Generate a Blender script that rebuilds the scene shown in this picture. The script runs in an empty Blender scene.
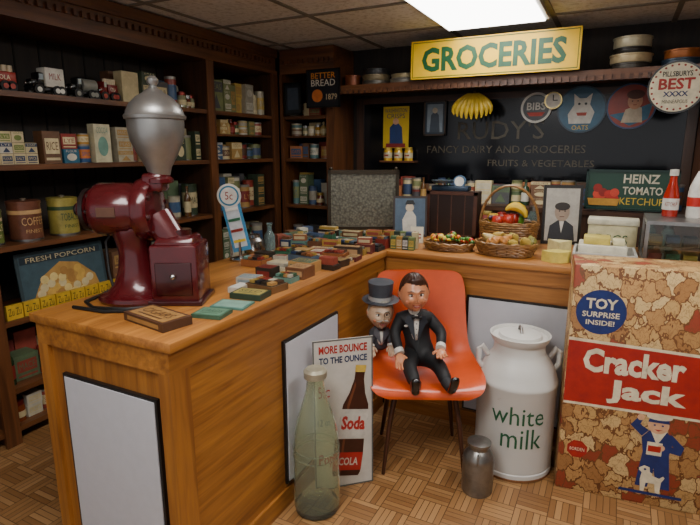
import bpy, bmesh, math, random
from mathutils import Vector, Matrix
random.seed(7)
R=math.radians
def lin(h,a=1):
    h=h.lstrip('#'); o=[]
    for i in (0,2,4):
        c=int(h[i:i+2],16)/255
        o.append(c/12.92 if c<=.04045 else ((c+.055)/1.055)**2.4)
    return (o[0],o[1],o[2],a)
MC={}
def newmat(name):
    m=bpy.data.materials.new(name); m.use_nodes=True
    nt=m.node_tree; b=nt.nodes['Principled BSDF']
    return m,nt,b
def M(h,rough=.55,metal=0,var=.16,scale=22,coat=0,trans=0,ior=1.45,emit=0):
    k=(h,rough,metal,var,scale,coat,trans,emit)
    if k in MC: return MC[k]
    m,nt,b=newmat('paint_'+h.strip('#'))
    b.inputs['Roughness'].default_value=rough; b.inputs['Metallic'].default_value=metal
    c=lin(h)
    if var>0:
        tc=nt.nodes.new('ShaderNodeTexCoord'); n=nt.nodes.new('ShaderNodeTexNoise'); n.inputs['Scale'].default_value=scale; n.inputs['Detail'].default_value=7; n.inputs['Roughness'].default_value=.65
        r=nt.nodes.new('ShaderNodeValToRGB'); r.color_ramp.elements[0].position=.3; r.color_ramp.elements[1].position=.65
        r.color_ramp.elements[0].color=tuple(x*(1-var*1.6) for x in c[:3])+(1,)
        r.color_ramp.elements[1].color=tuple(min(1,x*(1+var*.5)) for x in c[:3])+(1,)
        nt.links.new(tc.outputs['Object'],n.inputs['Vector']); nt.links.new(n.outputs['Fac'],r.inputs['Fac']); nt.links.new(r.outputs['Color'],b.inputs['Base Color'])
    else: b.inputs['Base Color'].default_value=c
    if coat: b.inputs['Coat Weight'].default_value=coat
    if trans: b.inputs['Transmission Weight'].default_value=trans; b.inputs['IOR'].default_value=ior
    MC[k]=m; return m
def wood(name,c1,c2,axis=0,scale=1.0,rough=.45,coat=.15):
    m,nt,b=newmat(name)
    tc=nt.nodes.new('ShaderNodeTexCoord'); mp=nt.nodes.new('ShaderNodeMapping')
    s=[34*scale]*3; s[axis]=1.8*scale; mp.inputs['Scale'].default_value=s
    n=nt.nodes.new('ShaderNodeTexNoise'); n.inputs['Scale'].default_value=1.6; n.inputs['Detail'].default_value=8; n.inputs['Distortion'].default_value=.8
    mp2=nt.nodes.new('ShaderNodeMapping'); s2=[9*scale]*3; s2[axis]=1.1*scale; mp2.inputs['Scale'].default_value=s2
    n2=nt.nodes.new('ShaderNodeTexNoise'); n2.inputs['Scale'].default_value=1.0; n2.inputs['Detail'].default_value=4; n2.inputs['Distortion'].default_value=2.0
    ad=nt.nodes.new('ShaderNodeMath'); ad.operation='ADD'
    hf=nt.nodes.new('ShaderNodeMath'); hf.operation='MULTIPLY'; hf.inputs[1].default_value=.5
    r=nt.nodes.new('ShaderNodeValToRGB'); r.color_ramp.elements[0].position=.36; r.color_ramp.elements[1].position=.64
    r.color_ramp.elements[0].color=lin(c1); r.color_ramp.elements[1].color=lin(c2)
    L=nt.links.new
    L(tc.outputs['Object'],mp.inputs['Vector']);L(tc.outputs['Object'],mp2.inputs['Vector'])
    L(mp.outputs['Vector'],n.inputs['Vector']);L(mp2.outputs['Vector'],n2.inputs['Vector'])
    L(n.outputs['Fac'],ad.inputs[0]);L(n2.outputs['Fac'],ad.inputs[1]);L(ad.outputs[0],hf.inputs[0]);L(hf.outputs[0],r.inputs['Fac'])
    L(r.outputs['Color'],b.inputs['Base Color'])
    bp=nt.nodes.new('ShaderNodeBump'); bp.inputs['Strength'].default_value=.12; bp.inputs['Distance'].default_value=.003
    L(n.outputs['Fac'],bp.inputs['Height']);L(bp.outputs['Normal'],b.inputs['Normal'])
    b.inputs['Roughness'].default_value=rough; b.inputs['Coat Weight'].default_value=coat; b.inputs['Coat Roughness'].default_value=.3
    return m
# ---------------------------------------------------------------- builder
TXT={}
def text_geo(body,bold=0):
    k=(body,bold)
    if k in TXT: return TXT[k]
    cu=bpy.data.curves.new('t','FONT'); cu.body=body; cu.size=1; cu.offset=bold; cu.resolution_u=2
    ob=bpy.data.objects.new('t',cu); bpy.context.scene.collection.objects.link(ob)
    dg=bpy.context.evaluated_depsgraph_get(); me=bpy.data.meshes.new_from_object(ob.evaluated_get(dg))
    vs=[v.co.copy() for v in me.vertices]; fs=[tuple(p.vertices) for p in me.polygons]
    bpy.data.objects.remove(ob); bpy.data.curves.remove(cu); bpy.data.meshes.remove(me)
    xs=[v.x for v in vs]; ys=[v.y for v in vs]
    x0,x1,y0,y1=min(xs),max(xs),min(ys),max(ys)
    vs=[((v.x-x0)/(x1-x0)-.5,(v.y-y0)/(y1-y0)-.5) for v in vs]
    TXT[k]=(vs,fs); return TXT[k]
I4=Matrix.Identity(4)
def T(x,y,z): return Matrix.Translation((x,y,z))
def RZ(d): return Matrix.Rotation(R(d),4,'Z')
def RX(d): return Matrix.Rotation(R(d),4,'X')
def RY(d): return Matrix.Rotation(R(d),4,'Y')
def SC(x,y,z): return Matrix.Diagonal((x,y,z,1))
class B:
    def __init__(s,name,loc=(0,0,0),rz=0,rot=None):
        s.name=name; s.v=[]; s.f=[]; s.fm=[]; s.mats=[]; s.T=T(*loc)@(rot if rot is not None else RZ(rz)); s.L=I4
    def mi(s,m):
        if m not in s.mats: s.mats.append(m)
        return s.mats.index(m)
    def add(s,vs,fs,m,X=None):
        A=s.L@X if X is not None else s.L
        b=len(s.v); s.v+=[A@Vector(p) for p in vs]; i=s.mi(m)
        for f in fs: s.f.append(tuple(b+q for q in f)); s.fm.append(i)
    def box(s,c,d,m,X=None,bev=0,taper=1):
        x,y,z=d[0]/2,d[1]/2,d[2]/2; t=taper
        vs=[(-x,-y,-z),(x,-y,-z),(x,y,-z),(-x,y,-z),(-x*t,-y*t,z),(x*t,-y*t,z),(x*t,y*t,z),(-x*t,y*t,z)]
        fs=[(0,3,2,1),(4,5,6,7),(0,1,5,4),(1,2,6,5),(2,3,7,6),(3,0,4,7)]
        XX=(X if X is not None else I4)@T(*c)
        if bev>0:
            bm=bmesh.new(); bv=[bm.verts.new(v) for v in vs]
            for f in fs: bm.faces.new([bv[i] for i in f])
            bmesh.ops.bevel(bm,geom=list(bm.edges),offset=bev,segments=2,affect='EDGES',profile=.5)
            bm.verts.ensure_lookup_table()
            vs=[tuple(v.co) for v in bm.verts]; fs=[tuple(v.index for v in f.verts) for f in bm.faces]; bm.free()
        s.add(vs,fs,m,XX)
    def b2(s,x0,x1,y0,y1,z0,z1,m,bev=0):
        s.box(((x0+x1)/2,(y0+y1)/2,(z0+z1)/2),(x1-x0,y1-y0,z1-z0),m,bev=bev)
    def lathe(s,prof,m,X=None,seg=24):
        vs=[];rings=[];fs=[]
        for r,z in prof:
            if r<1e-5: rings.append([len(vs)]); vs.append((0,0,z))
            else:
                rings.append(list(range(len(vs),len(vs)+seg)))
                vs+=[(r*math.cos(2*math.pi*i/seg),r*math.sin(2*math.pi*i/seg),z) for i in range(seg)]
        for a,b in zip(rings,rings[1:]):
            for i in range(seg):
                j=(i+1)%seg
                if len(a)==1 and len(b)==1: continue
                if len(a)==1: fs.append((a[0],b[i],b[j]))
                elif len(b)==1: fs.append((a[i],a[j],b[0]))
                else: fs.append((a[i],a[j],b[j],b[i]))
        s.add(vs,fs,m,X)
    def cyl(s,p1,p2,r1,m,r2=None,seg=16,X=None):
        if r2 is None: r2=r1
        p1=Vector(p1);p2=Vector(p2);d=p2-p1;l=d.length
        q=d.to_track_quat('Z','Y').to_matrix().to_4x4()
        s.lathe([(0,0),(r1,0),(r2,l),(0,l)],m,(X if X is not None else I4)@T(*p1)@q,seg)
    def sph(s,c,r,m,X=None,seg=16):
        if not hasattr(r,'__len__'): r=(r,r,r)
        n=seg//2; pr=[(math.sin(math.pi*i/n) if 0<i<n else 0,-math.cos(math.pi*i/n)) for i in range(n+1)]
        s.lathe(pr,m,(X if X is not None else I4)@T(*c)@SC(*r),seg)
    def tube(s,pts,r,m,seg=8,closed=False,X=None):
        P=[Vector(p) for p in pts]; n=len(P); rr=r if hasattr(r,'__len__') else [r]*n
        vs=[];fs=[]; up=None
        for i in range(n):
            if closed: d=P[(i+1)%n]-P[i-1]
            else: d=P[min(i+1,n-1)]-P[max(i-1,0)]
            d.normalize()
            if up is None: up=d.orthogonal().normalized()
            else:
                up=up-d*up.dot(d)
                up=up.normalized() if up.length>1e-6 else d.orthogonal().normalized()
            w=d.cross(up)
            for k in range(seg):
                a=2*math.pi*k/seg; vs.append(P[i]+(up*math.cos(a)+w*math.sin(a))*rr[i])
        for i in range(n if closed else n-1):
            a=i*seg; b=((i+1)%n)*seg
            for k in range(seg): fs.append((a+k,a+(k+1)%seg,b+(k+1)%seg,b+k))
        if not closed: fs.append(tuple(range(seg))[::-1]); fs.append(tuple((n-1)*seg+k for k in range(seg)))
        s.add(vs,fs,m,X)
    def quad(s,x0,x1,z0,z1,y,m,X=None): s.add([(x0,y,z0),(x1,y,z0),(x1,y,z1),(x0,y,z1)],[(0,1,2,3)],m,X)
    def disc(s,cx,cz,r,y,m,X=None,seg=32,rz=None):
        rz=rz or r
        s.add([(cx+r*math.cos(2*math.pi*i/seg),y,cz+rz*math.sin(2*math.pi*i/seg)) for i in range(seg)],[tuple(range(seg))],m,X)
    def poly(s,pts,y,m,X=None): s.add([(p[0],y,p[1]) for p in pts],[tuple(range(len(pts)))],m,X)
    def text(s,body,cx,cz,w,h,y,m,X=None,bold=0,warp=None):
        vs,fs=text_geo(body,bold)
        if warp:
            bm=bmesh.new(); bv=[bm.verts.new((a*w+cx,0,c*h+cz)) for a,c in vs]
            for f in fs:
                try: bm.faces.new([bv[i] for i in f])
                except: pass
            for _ in range(3):
                es=[e for e in bm.edges if abs(e.verts[0].co.x-e.verts[1].co.x)>.02]
                if es: bmesh.ops.subdivide_edges(bm,edges=es,cuts=1)
            bmesh.ops.triangulate(bm,faces=list(bm.faces))
            bm.verts.ensure_lookup_table(); bm.verts.index_update()
            s.add([warp(v.co.x,v.co.z) for v in bm.verts],[tuple(v.index for v in f.verts) for f in bm.faces],m,X); bm.free()
        else: s.add([(a*w+cx,y,c*h+cz) for a,c in vs],fs,m,X)
    def skin(s,vs,es,rad,m,sub=2,root=0,X=None):
        me=bpy.data.meshes.new('k'); me.from_pydata(vs,es,[]); ob=bpy.data.objects.new('k',me)
        bpy.context.scene.collection.objects.link(ob); ob.modifiers.new('s','SKIN')
        for i,d in enumerate(me.skin_vertices[0].data):
            q=rad[i]; d.radius=q if hasattr(q,'__len__') else (q,q); d.use_root=(i==root)
        ss=ob.modifiers.new('b','SUBSURF'); ss.levels=sub; ss.render_levels=sub
        dg=bpy.context.evaluated_depsgraph_get(); e=bpy.data.meshes.new_from_object(ob.evaluated_get(dg))
        s.add([v.co.copy() for v in e.vertices],[tuple(p.vertices) for p in e.polygons],m,X)
        bpy.data.objects.remove(ob); bpy.data.meshes.remove(me); bpy.data.meshes.remove(e)
    def done(s,ang=38):
        me=bpy.data.meshes.new(s.name); me.from_pydata([tuple(v) for v in s.v],[],s.f)
        for m in s.mats: me.materials.append(m)
        me.polygons.foreach_set('material_index',s.fm)
        bm=bmesh.new(); bm.from_mesh(me); bmesh.ops.recalc_face_normals(bm,faces=list(bm.faces)); bm.to_mesh(me); bm.free()
        me.polygons.foreach_set('use_smooth',[True]*len(me.polygons)); me.set_sharp_from_angle(angle=R(ang)); me.update()
        ob=bpy.data.objects.new(s.name,me); ob.matrix_world=s.T; bpy.context.scene.collection.objects.link(ob); return ob
# ---------------------------------------------------------------- common materials
oak_x=wood('oak_x','7c4a1c','b27634',0); oak_y=wood('oak_y','7c4a1c','b27634',1); oak_z=wood('oak_z','7a481c','ae7232',2)
dk_x=wood('walnut_x','2e1a0f','54341e',0); dk_y=wood('walnut_y','2e1a0f','54341e',1); dk_z=wood('walnut_z','2c1a11','4e301c',2)
blk=M('151515',.4); chrome=M('b9b9b7',.25,1,.05); steel=M('8e8e8c',.35,1,.12)
glass=M('e6f2ec',.03,0,0,trans=1)
C=.875; CE=2.14
# ---------------------------------------------------------------- room shell
def floor_mat():
    m,nt,b=newmat('parquet'); L=nt.links.new; N=nt.nodes.new
    tc=N('ShaderNodeTexCoord'); mp=N('ShaderNodeMapping'); mp.inputs['Scale'].default_value=(8.4,8.4,1)
    sx=N('ShaderNodeSeparateXYZ'); L(tc.outputs['Object'],mp.inputs['Vector']); L(mp.outputs['Vector'],sx.inputs[0])
    def mt(op,a,bb=None,c=None):
        n=N('ShaderNodeMath'); n.operation=op
        for i,q in enumerate((a,bb,c)):
            if q is None: continue
            if isinstance(q,(int,float)): n.inputs[i].default_value=q
            else: L(q,n.inputs[i])
        return n.outputs[0]
    x,y=sx.outputs[0],sx.outputs[1]
    fx,fy=mt('FLOOR',x),mt('FLOOR',y)
    ck=mt('FLOORED_MODULO',mt('ADD',fx,fy),2)
    mixv=mt('ADD',mt('MULTIPLY',x,ck),mt('MULTIPLY',y,mt('SUBTRACT',1,ck)))
    st=mt('MULTIPLY',mixv,5); fr=mt('FRACT',st); fl=mt('FLOOR',st)
    cv=N('ShaderNodeCombineXYZ'); L(fx,cv.inputs[0]);L(fy,cv.inputs[1]);L(fl,cv.inputs[2])
    wn=N('ShaderNodeTexWhiteNoise'); L(cv.outputs[0],wn.inputs[0])
    r=N('ShaderNodeValToRGB'); r.color_ramp.elements[0].color=lin('845c36'); r.color_ramp.elements[1].color=lin('aa8154')
    e=r.color_ramp.elements.new(.5); e.color=lin('986f44')
    L(wn.outputs[0],r.inputs[0])
    edge=mt('MINIMUM',fr,mt('SUBTRACT',1,fr))
    ex=mt('FRACT',x); ey=mt('FRACT',y)
    e2=mt('MINIMUM',mt('MINIMUM',ex,mt('SUBTRACT',1,ex)),mt('MINIMUM',ey,mt('SUBTRACT',1,ey)))
    ln=mt('MULTIPLY',mt('GREATER_THAN',edge,.06),mt('GREATER_THAN',e2,.014))
    mx=N('ShaderNodeMix'); mx.data_type='RGBA'; L(ln,mx.inputs['Factor']); mx.inputs['A'].default_value=lin('5e4226'); L(r.outputs[0],mx.inputs['B'])
    L(mx.outputs['Result'],b.inputs['Base Color']); b.inputs['Roughness'].default_value=.4
    return m
f=B('floor'); f.b2(-2.9,2.0,-1.6,4.0,-.06,0,floor_mat()); f.done()
def ceil_mat():
    m,nt,b=newmat('ceiling_tile'); L=nt.links.new; N=nt.nodes.new
    tc=N('ShaderNodeTexCoord'); n=N('ShaderNodeTexNoise'); n.inputs['Scale'].default_value=34; n.inputs['Detail'].default_value=6; n.inputs['Roughness'].default_value=.7
    r=N('ShaderNodeValToRGB'); r.color_ramp.elements[0].position=.34; r.color_ramp.elements[1].position=.52
    r.color_ramp.elements[0].color=lin('c8c2b8'); r.color_ramp.elements[1].color=lin('ece9e4')
    L(tc.outputs['Object'],n.inputs['Vector']);L(n.outputs['Fac'],r.inputs[0]);L(r.outputs[0],b.inputs['Base Color'])
    b.inputs['Roughness'].default_value=.9; return m
f=B('ceiling'); f.b2(-2.9,2.0,-1.6,4.0,CE,CE+.05,ceil_mat()); f.done()
g=B('trim_1'); tb=M('857e72',.5)
for k in range(-3,5): x=-1.05+.63*k; g.b2(x-.014,x+.014,-1.6,3.88,CE-.007,CE-.0005,tb)
for k in range(-8,1):
    y=3.38+.615*k
    g.b2(-2.85,1.95,y-.014,y+.014,CE-.0075,CE-.0007,tb)
g.done()
def lamp(x0,y0,st):
    b=B('ceiling_light_panel'); fr=M('d8d4cc',.4)
    b.b2(x0,x0+.6,y0,y0+1.2,CE-.03,CE-.008,fr)
    m,nt,bb=newmat('light_diffuser'); bb.inputs['Emission Color'].default_value=(1,.975,.94,1); bb.inputs['Emission Strength'].default_value=st
    bb.inputs['Base Color'].default_value=(.8,.8,.8,1)
    b.b2(x0+.02,x0+.58,y0+.02,y0+1.18,CE-.04,CE-.0295,m); b.done()
lamp(-1.035,2.165,11); lamp(-1.035,-.3,18); lamp(.23,.9,13)
wallm=wood('wall_panelling','1a1512','30261e',2,.6,.7,0)
f=B('wall_left'); f.b2(-2.9,-2.83,-1.6,4.0,0,CE,wallm)
for k in range(40): f.b2(-2.832,-2.826,-1.5+k*.135,-1.492+k*.135,0,CE,M('0b0806',.8))
f.done()
f=B('wall_back'); f.b2(-2.83,2.0,3.88,3.95,0,CE,wallm); f.done()
f=B('wall_right'); f.b2(1.95,2.0,-1.6,3.88,0,CE,wood('wall_r','3a2416','5a3a22',2,.6,.7,0)); f.done()
# ---------------------------------------------------------------- counters
def recess(b,x0,x1,z0,z1,y,X):
    w=.010
    b.box(((x0+x1)/2,y-.006,(z0+z1)/2),(x1-x0,.012,z1-z0),blk,X)
    b.box(((x0+x1)/2,y-.008,(z0+z1)/2),(x1-x0-2*w,.014,z1-z0-2*w),M('c2c3c9',.45,0,.03),X)
c=B('store_counter')
c.b2(-1.61,-1.05,.97,2.44,.06,C-.03,oak_z); c.b2(-1.052,-1.0495,1.03,2.36,.08,C-.10,oak_y); c.b2(-1.59,-1.07,.99,2.44,0,.06,blk)
c.b2(-1.63,-1.02,.945,2.42,C-.03,C,oak_y,.004)
c.b2(-1.615,-1.04,.955,2.44,C-.10,C-.03,oak_y)
c.b2(-1.085,-1.04,.955,1.03,0,C-.10,oak_z); c.b2(-1.615,-1.57,.955,.97,0,C-.1,oak_z)
c.b2(-1.57,-1.085,.955,.97,0,.07,oak_x)
c.b2(-1.05,-1.04,1.03,2.44,0,.08,oak_y); c.b2(-1.052,-1.04,2.36,2.43,.08,C-.1,oak_z)
recess(c,-1.51,-1.10,.10,.69,.968,I4)
recess(c,0,.42,.10,.69,0,T(-1.049,1.50,0)@RZ(90))
c.done()
c=B('store_counter')
c.b2(-1.61,1.3,2.45,3.10,.06,C-.03,oak_x); c.b2(-1.59,1.28,2.47,3.08,0,.06,blk)
c.b2(-1.63,1.32,2.42,3.12,C-.03,C,oak_x,.004)
c.b2(-1.03,1.3,2.435,2.45,C-.10,C-.03,oak_x); c.b2(-1.03,1.3,2.44,2.45,0,.08,oak_x); c.b2(-1.03,-.97,2.438,2.45,.08,C-.1,oak_z)
recess(c,-.60,0.0,.09,.69,2.449,I4)
c.done()
c=B('back_cabinet'); c.b2(-1.9,1.5,3.42,3.84,0,1.0,dk_z); c.b2(-1.92,1.52,3.40,3.845,1.0,1.03,dk_x); c.done()
# ---------------------------------------------------------------- shelving
S=[.08,.27,.60,.95,1.315,1.64]
def dentils(b,x0,x1,y,z,X,m):
    n=int((x1-x0)/.045)
    for i in range(n): b.box((x0+.02+i*.045,y-.008,z),(.024,.018,.03),m,X)
s=B('shelving_unit')
W=wood('shelf_edge_y','452612','744624',1); Wz=wood('shelf_edge_z','40220f','6c4020',2); Wx=wood('shelf_edge_x','452612','744624',0)
for z in S: s.b2(-2.825,-2.45,-.4,3.50,z-.025,z,W)
s.b2(-2.825,-2.47,2.82,3.50,1.475,1.49,W)
for y in (-.4,1.27,2.77,3.50): s.b2(-2.825,-2.45,y-.02,y+.02,0,1.95,dk_z); s.b2(-2.452,-2.435,y-.035,y+.035,0,1.95,Wz)
s.b2(-2.825,-2.44,-.4,3.52,1.95,CE-.01,W)
s.b2(-2.44,-2.42,-.4,3.52,2.07,CE-.01,W); s.b2(-2.44,-2.425,-.4,3.52,1.95,1.975,W)
dentils(s,-.4,3.5,0,2.035,T(-2.44,0,0)@RZ(90),Wz)
s.done()
s=B('shelving_unit')
for z in S: s.b2(-2.415,-1.96,3.55,3.87,z-.025,z,Wx)
s.b2(-2.415,-1.96,3.56,3.87,1.475,1.49,Wx)
s.b2(-2.0,-1.94,3.53,3.87,0,1.95,Wz); s.b2(-2.415,-2.39,3.53,3.87,0,1.95,Wz)
s.b2(-2.415,-1.94,3.54,3.87,1.95,CE-.01,Wx); dentils(s,-2.41,-1.94,3.54,2.035,I4,Wz)
s.done()
s=B('display_shelf')
s.b2(-1.935,1.5,3.5,3.87,1.80,1.825,Wx); s.b2(-1.935,1.5,3.485,3.5,1.775,1.835,Wx)
dentils(s,-1.92,1.5,3.485,1.79,I4,Wx); s.done()
s=B('trim_2'); s.b2(.40,.46,3.50,3.84,1.0305,1.775,Wz); s.done()
w=B('window_1')
w.b2(-1.86,.38,3.862,3.875,1.06,1.76,M('0a0c10',.13,0,.0))
w.b2(-1.90,-1.84,3.85,3.879,1.035,1.775,dk_z); w.b2(.34,.395,3.85,3.879,1.035,1.775,dk_z); w.b2(-1.84,.34,3.85,3.879,1.73,1.775,dk_x); w.b2(-1.84,.34,3.85,3.879,1.035,1.07,dk_x)
gold=M('4e4636',.5,0,.3,9)
w.text("RUDY'S",-.78,1.52,.60,.13,3.860,gold); w.text('FANCY DAIRY AND GROCERIES',-.76,1.385,1.1,.052,3.860,gold); w.text('FRUITS & VEGETABLES',-.50,1.29,.7,.045,3.860,gold)
w.done()
# ---------------------------------------------------------------- shelf goods
PAL=['8c3a2c','a8844a','c8b88c','3a4a66','56684a','6b4a32','4a6c6c','a96c44','bfb8a4','7a2a24','b89a4c','4a4a4c','74794e','9a927e','8a4a38','3a5678','b8a880','a8a088','4a3426','33402e']
WORDS=['TEA','OATS','COCOA','SODA','CORN','RICE','SALT','FLOUR','MACE','LYE','SPICE','SOAP','GUM','BEANS','PEAS','JAM','STARCH','SUGAR']
def gbox(b,x,y,z,w,d,h,col=None,lab=None,txt=True,a=0):
    col=col or random.choice(PAL); lab=lab or random.choice([p for p in PAL if p!=col]+['c8b88c']*4)
    X=T(x,y,z)@RZ(a); k=random.random()
    b.box((0,0,h/2),(w,d,h),M(col,.55),X)
    if k<.6:
        b.quad(-w*.4,w*.4,h*.3,h*.78,-d/2-.0008,M(lab,.55),X)
        if txt: b.text(random.choice(WORDS),0,h*.54,w*.66,h*.26,-d/2-.0016,M(col,.55),X)
        b.quad(-w*.4,w*.4,h*.1,h*.18,-d/2-.0008,M(lab,.55),X)
    elif k<.8:
        b.disc(0,h*.42,w*.32,-d/2-.0008,M(lab,.55),X,18,rz=h*.26)
        if txt: b.text(random.choice(WORDS),0,h*.84,w*.7,h*.16,-d/2-.0012,M(lab,.55),X)
    else:
        b.quad(-w*.5,w*.5,h*.62,h*.95,-d/2-.0008,M(lab,.55),X); b.poly([(-w*.3,h*.1),(w*.3,h*.1),(0,h*.55)],-d/2-.0008,M(lab,.55),X)
        if txt: b.text(random.choice(WORDS),0,h*.79,w*.75,h*.18,-d/2-.0016,M(col,.55),X)
def gtin(b,x,y,z,r,h,col=None,lab=None,txt=True):
    col=col or random.choice(PAL); lab=lab or random.choice(PAL+['c8b88c']*5)
    X=T(x,y,z); b.lathe([(0,0),(r,0),(r,h),(0,h)],M(col,.4),X,16)
    b.lathe([(r*1.01,h*.25),(r*1.015,h*.25),(r*1.015,h*.75),(r*1.01,h*.75)],M(lab,.45),X,16)
    b.lathe([(r*1.03,h*.0),(r*1.03,h*.03)],steel,X,16); b.lathe([(0,h*1.02),(r*1.03,h*1.02),(r*1.03,h*.93)],M(random.choice([col,'8a857c']),.35,.3),X,16)
    if txt: b.text(random.choice(WORDS),0,h*.5,r*1.5,h*.22,0,M(col,.4),X,warp=lambda a,c,r=r:(r*1.03*math.sin(a/r),-r*1.03*math.cos(a/r),c))
def gbottle(b,x,y,z,r,h,col=None):
    col=col or random.choice(['5a3a1a','28402a','b8a880','6a2418','a89058'])
    b.lathe([(0,0),(r,0),(r,h*.58),(r*.8,h*.68),(r*.36,h*.78),(r*.34,h*.93),(r*.45,h*.93),(r*.45,h),(0,h)],M(col,.2,coat=.3),T(x,y,z),14)
    b.lathe([(r*1.02,h*.15),(r*1.02,h*.5)],M(random.choice(['c8b88c','a8844a','8c2a20','c4bfb0']),.6),T(x,y,z),14)
def gjar(b,x,y,z,r,h):
    b.lathe([(0,0),(r,0),(r,h*.7),(r*.82,h*.8),(0,h*.8)],M(random.choice(['7a3a1c','a87a2a','5a2a1c','8a8a6a','4a5a3a']),.12,coat=.5),T(x,y,z),14)
    b.lathe([(r*.86,h*.78),(r*.9,h*.78),(r*.9,h),(0,h)],M(random.choice(['8e8e8c','a8904a','7a2a24']),.35,.6),T(x,y,z),14)
    b.lathe([(r*1.02,h*.2),(r*1.02,h*.5)],M('c8b88c',.6),T(x,y,z),14)
def fill(b,L0,x1,z,hmax,big=1.0):
    b.L=L0; x=.015
    while x<x1-.05:
        k=random.random(); y=random.uniform(.01,.06)
        if k<.38:
            w=random.uniform(.045,.12)*big; h=random.uniform(.5,.97)*hmax; d=random.uniform(.05,.1)
            if x+w>x1: break
            if random.random()<.4:
                h=hmax*random.choice([.3,.44]); n=2 if h>hmax*.4 else 3; cc=random.choice(PAL); lb=random.choice(['c8b88c','bfb8a4','a8844a'])
                for q in range(n): gbox(b,x+w/2+random.uniform(-.004,.004),y+d/2,z+q*h,w,d,h,cc,lb if lb!=cc else '8c3a2c')
            else: gbox(b,x+w/2,y+d/2,z,w,d,h)
            x+=w+.003
        elif k<.74:
            r=random.uniform(.024,.046)*big; h=random.uniform(.4,.9)*hmax
            if x+2*r>x1: break
            gtin(b,x+r,y+r,z,r,h,txt=random.random()<.5)
            if h<hmax*.5: gtin(b,x+r,y+r,z+h*1.02,r,h*.9,txt=False)
            x+=2*r+.004
        elif k<.87:
            r=random.uniform(.024,.034)*big
            if x+2*r>x1: break
            gjar(b,x+r,y+r,z,r,min(hmax*.8,r*3.2)); x+=2*r+.004
        else:
            r=random.uniform(.02,.03)
            if x+2*r>x1: break
            gbottle(b,x+r,y+r,z,r,min(hmax*.95,.2)); x+=2*r+.006
    x=.02
    while x<x1-.07:
        w=random.uniform(.06,.11); h=random.uniform(.6,1)*hmax
        b.box((x+w/2,.19,z+h/2),(w,.07,h),M(random.choice(PAL),.6)); x+=w+.006
    b.L=I4
LW=lambda y0:T(-2.47,y0,0)@RZ(90)
g=B('shelf_groceries')
g.L=LW(1.30)
for i in range(5):
    for j in range(3 if i<4 else 2):
        gbox(g,.03+i*.058,.06,1.3155+j*.05,.055,.08,.048,random.choice(['cfc8b6','c8b88c','c9b890']),random.choice(['6f7f3a','8c2a20','24385a']),True)
g.L=LW(1.62)
gbox(g,.05,.06,1.3155,.09,.07,.155,'6b4a32','d8c79a'); gbox(g,.15,.06,1.3155,.085,.07,.07,'24607a','cfc8b6'); gbox(g,.15,.065,1.386,.085,.06,.075,'8c2a20','d8c79a')
gtin(g,.24,.06,1.3155,.035,.09,'1e4a7a','c9702a'); gtin(g,.245,.06,1.408,.03,.055,'b8862c','d8c79a'); gbox(g,.34,.05,1.3155,.10,.05,.2,'c9c2a0','6f9a8a')
fill(g,LW(2.04),.70,1.3155,.21)
g.done()
g=B('shelf_groceries')
fill(g,LW(2.12),.62,1.6405,.20); g.done()
g=B('shelf_groceries'); fill(g,LW(2.0),.75,.9505,.24,1.2); g.done()
g=B('shelf_groceries'); fill(g,LW(1.95),.8,.6005,.24,1.2); g.done()
g=B('shelf_groceries'); fill(g,LW(1.30),1.3,.2705,.22,1.2); fill(g,LW(1.30),1.3,.0805,.13); g.done()
g=B('shelf_groceries')
for z,h in ((1.6405,.24),(1.4905,.11),(1.3155,.13),(.9505,.27),(.6005,.24)): fill(g,LW(2.80),.67,z,h,1.15)
g.done()
g=B('shelf_groceries')
for z,h in ((1.6405,.1),(1.4905,.11),(1.3155,.13),(.9505,.26),(.6005,.2)): fill(g,T(-2.38,3.56,0),.36,z,h)
g.done()
g=B('shelf_groceries')
for z,h in ((1.6405,.2),(1.3155,.2),(.9505,.2),(.6005,.2),(.2705,.2)): fill(g,LW(-.3),1.5,z,h)
g.done()
def tin(y,col,lab,r,h,txt,lid='8a8170'):
    b=B('tin_canister',(-2.56,y,.9505),90)
    b.lathe([(0,0),(r,0),(r,h*.93),(r*1.04,h*.93),(r*1.04,h),(r*.9,h*1.01),(0,h*1.01)],M(col,.4,.2,.3,12),seg=28)
    b.lathe([(r*1.03,0),(r*1.03,.01)],steel,seg=28)
    wp=lambda a,c_,r=r:(r*1.02*math.sin(a/r),-r*1.02*math.cos(a/r),c_)
    b.text(txt,0,h*.5,r*1.5,h*.2,0,M(lab,.5),warp=wp); b.text('FINEST',0,h*.25,r*1.1,h*.09,0,M(lab,.5),warp=wp)
    b.lathe([(r*1.012,h*.68),(r*1.012,h*.78)],M(lab,.5),seg=28)
    b.lathe([(0,h*1.01),(.012,h*1.01),(.014,h*1.06),(0,h*1.07)],M(lid,.4,.5),seg=12); b.done()
tin(1.36,'6a7a3a','d8c79a',.055,.16,'PEAS'); tin(1.53,'7a4a36','c9a06a',.072,.19,'COFFEE'); tin(1.73,'a89a4a','2f4a2a',.07,.19,'TOBACCO'); tin(1.91,'8a3a2e','d8c79a',.06,.17,'COCOA')
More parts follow.
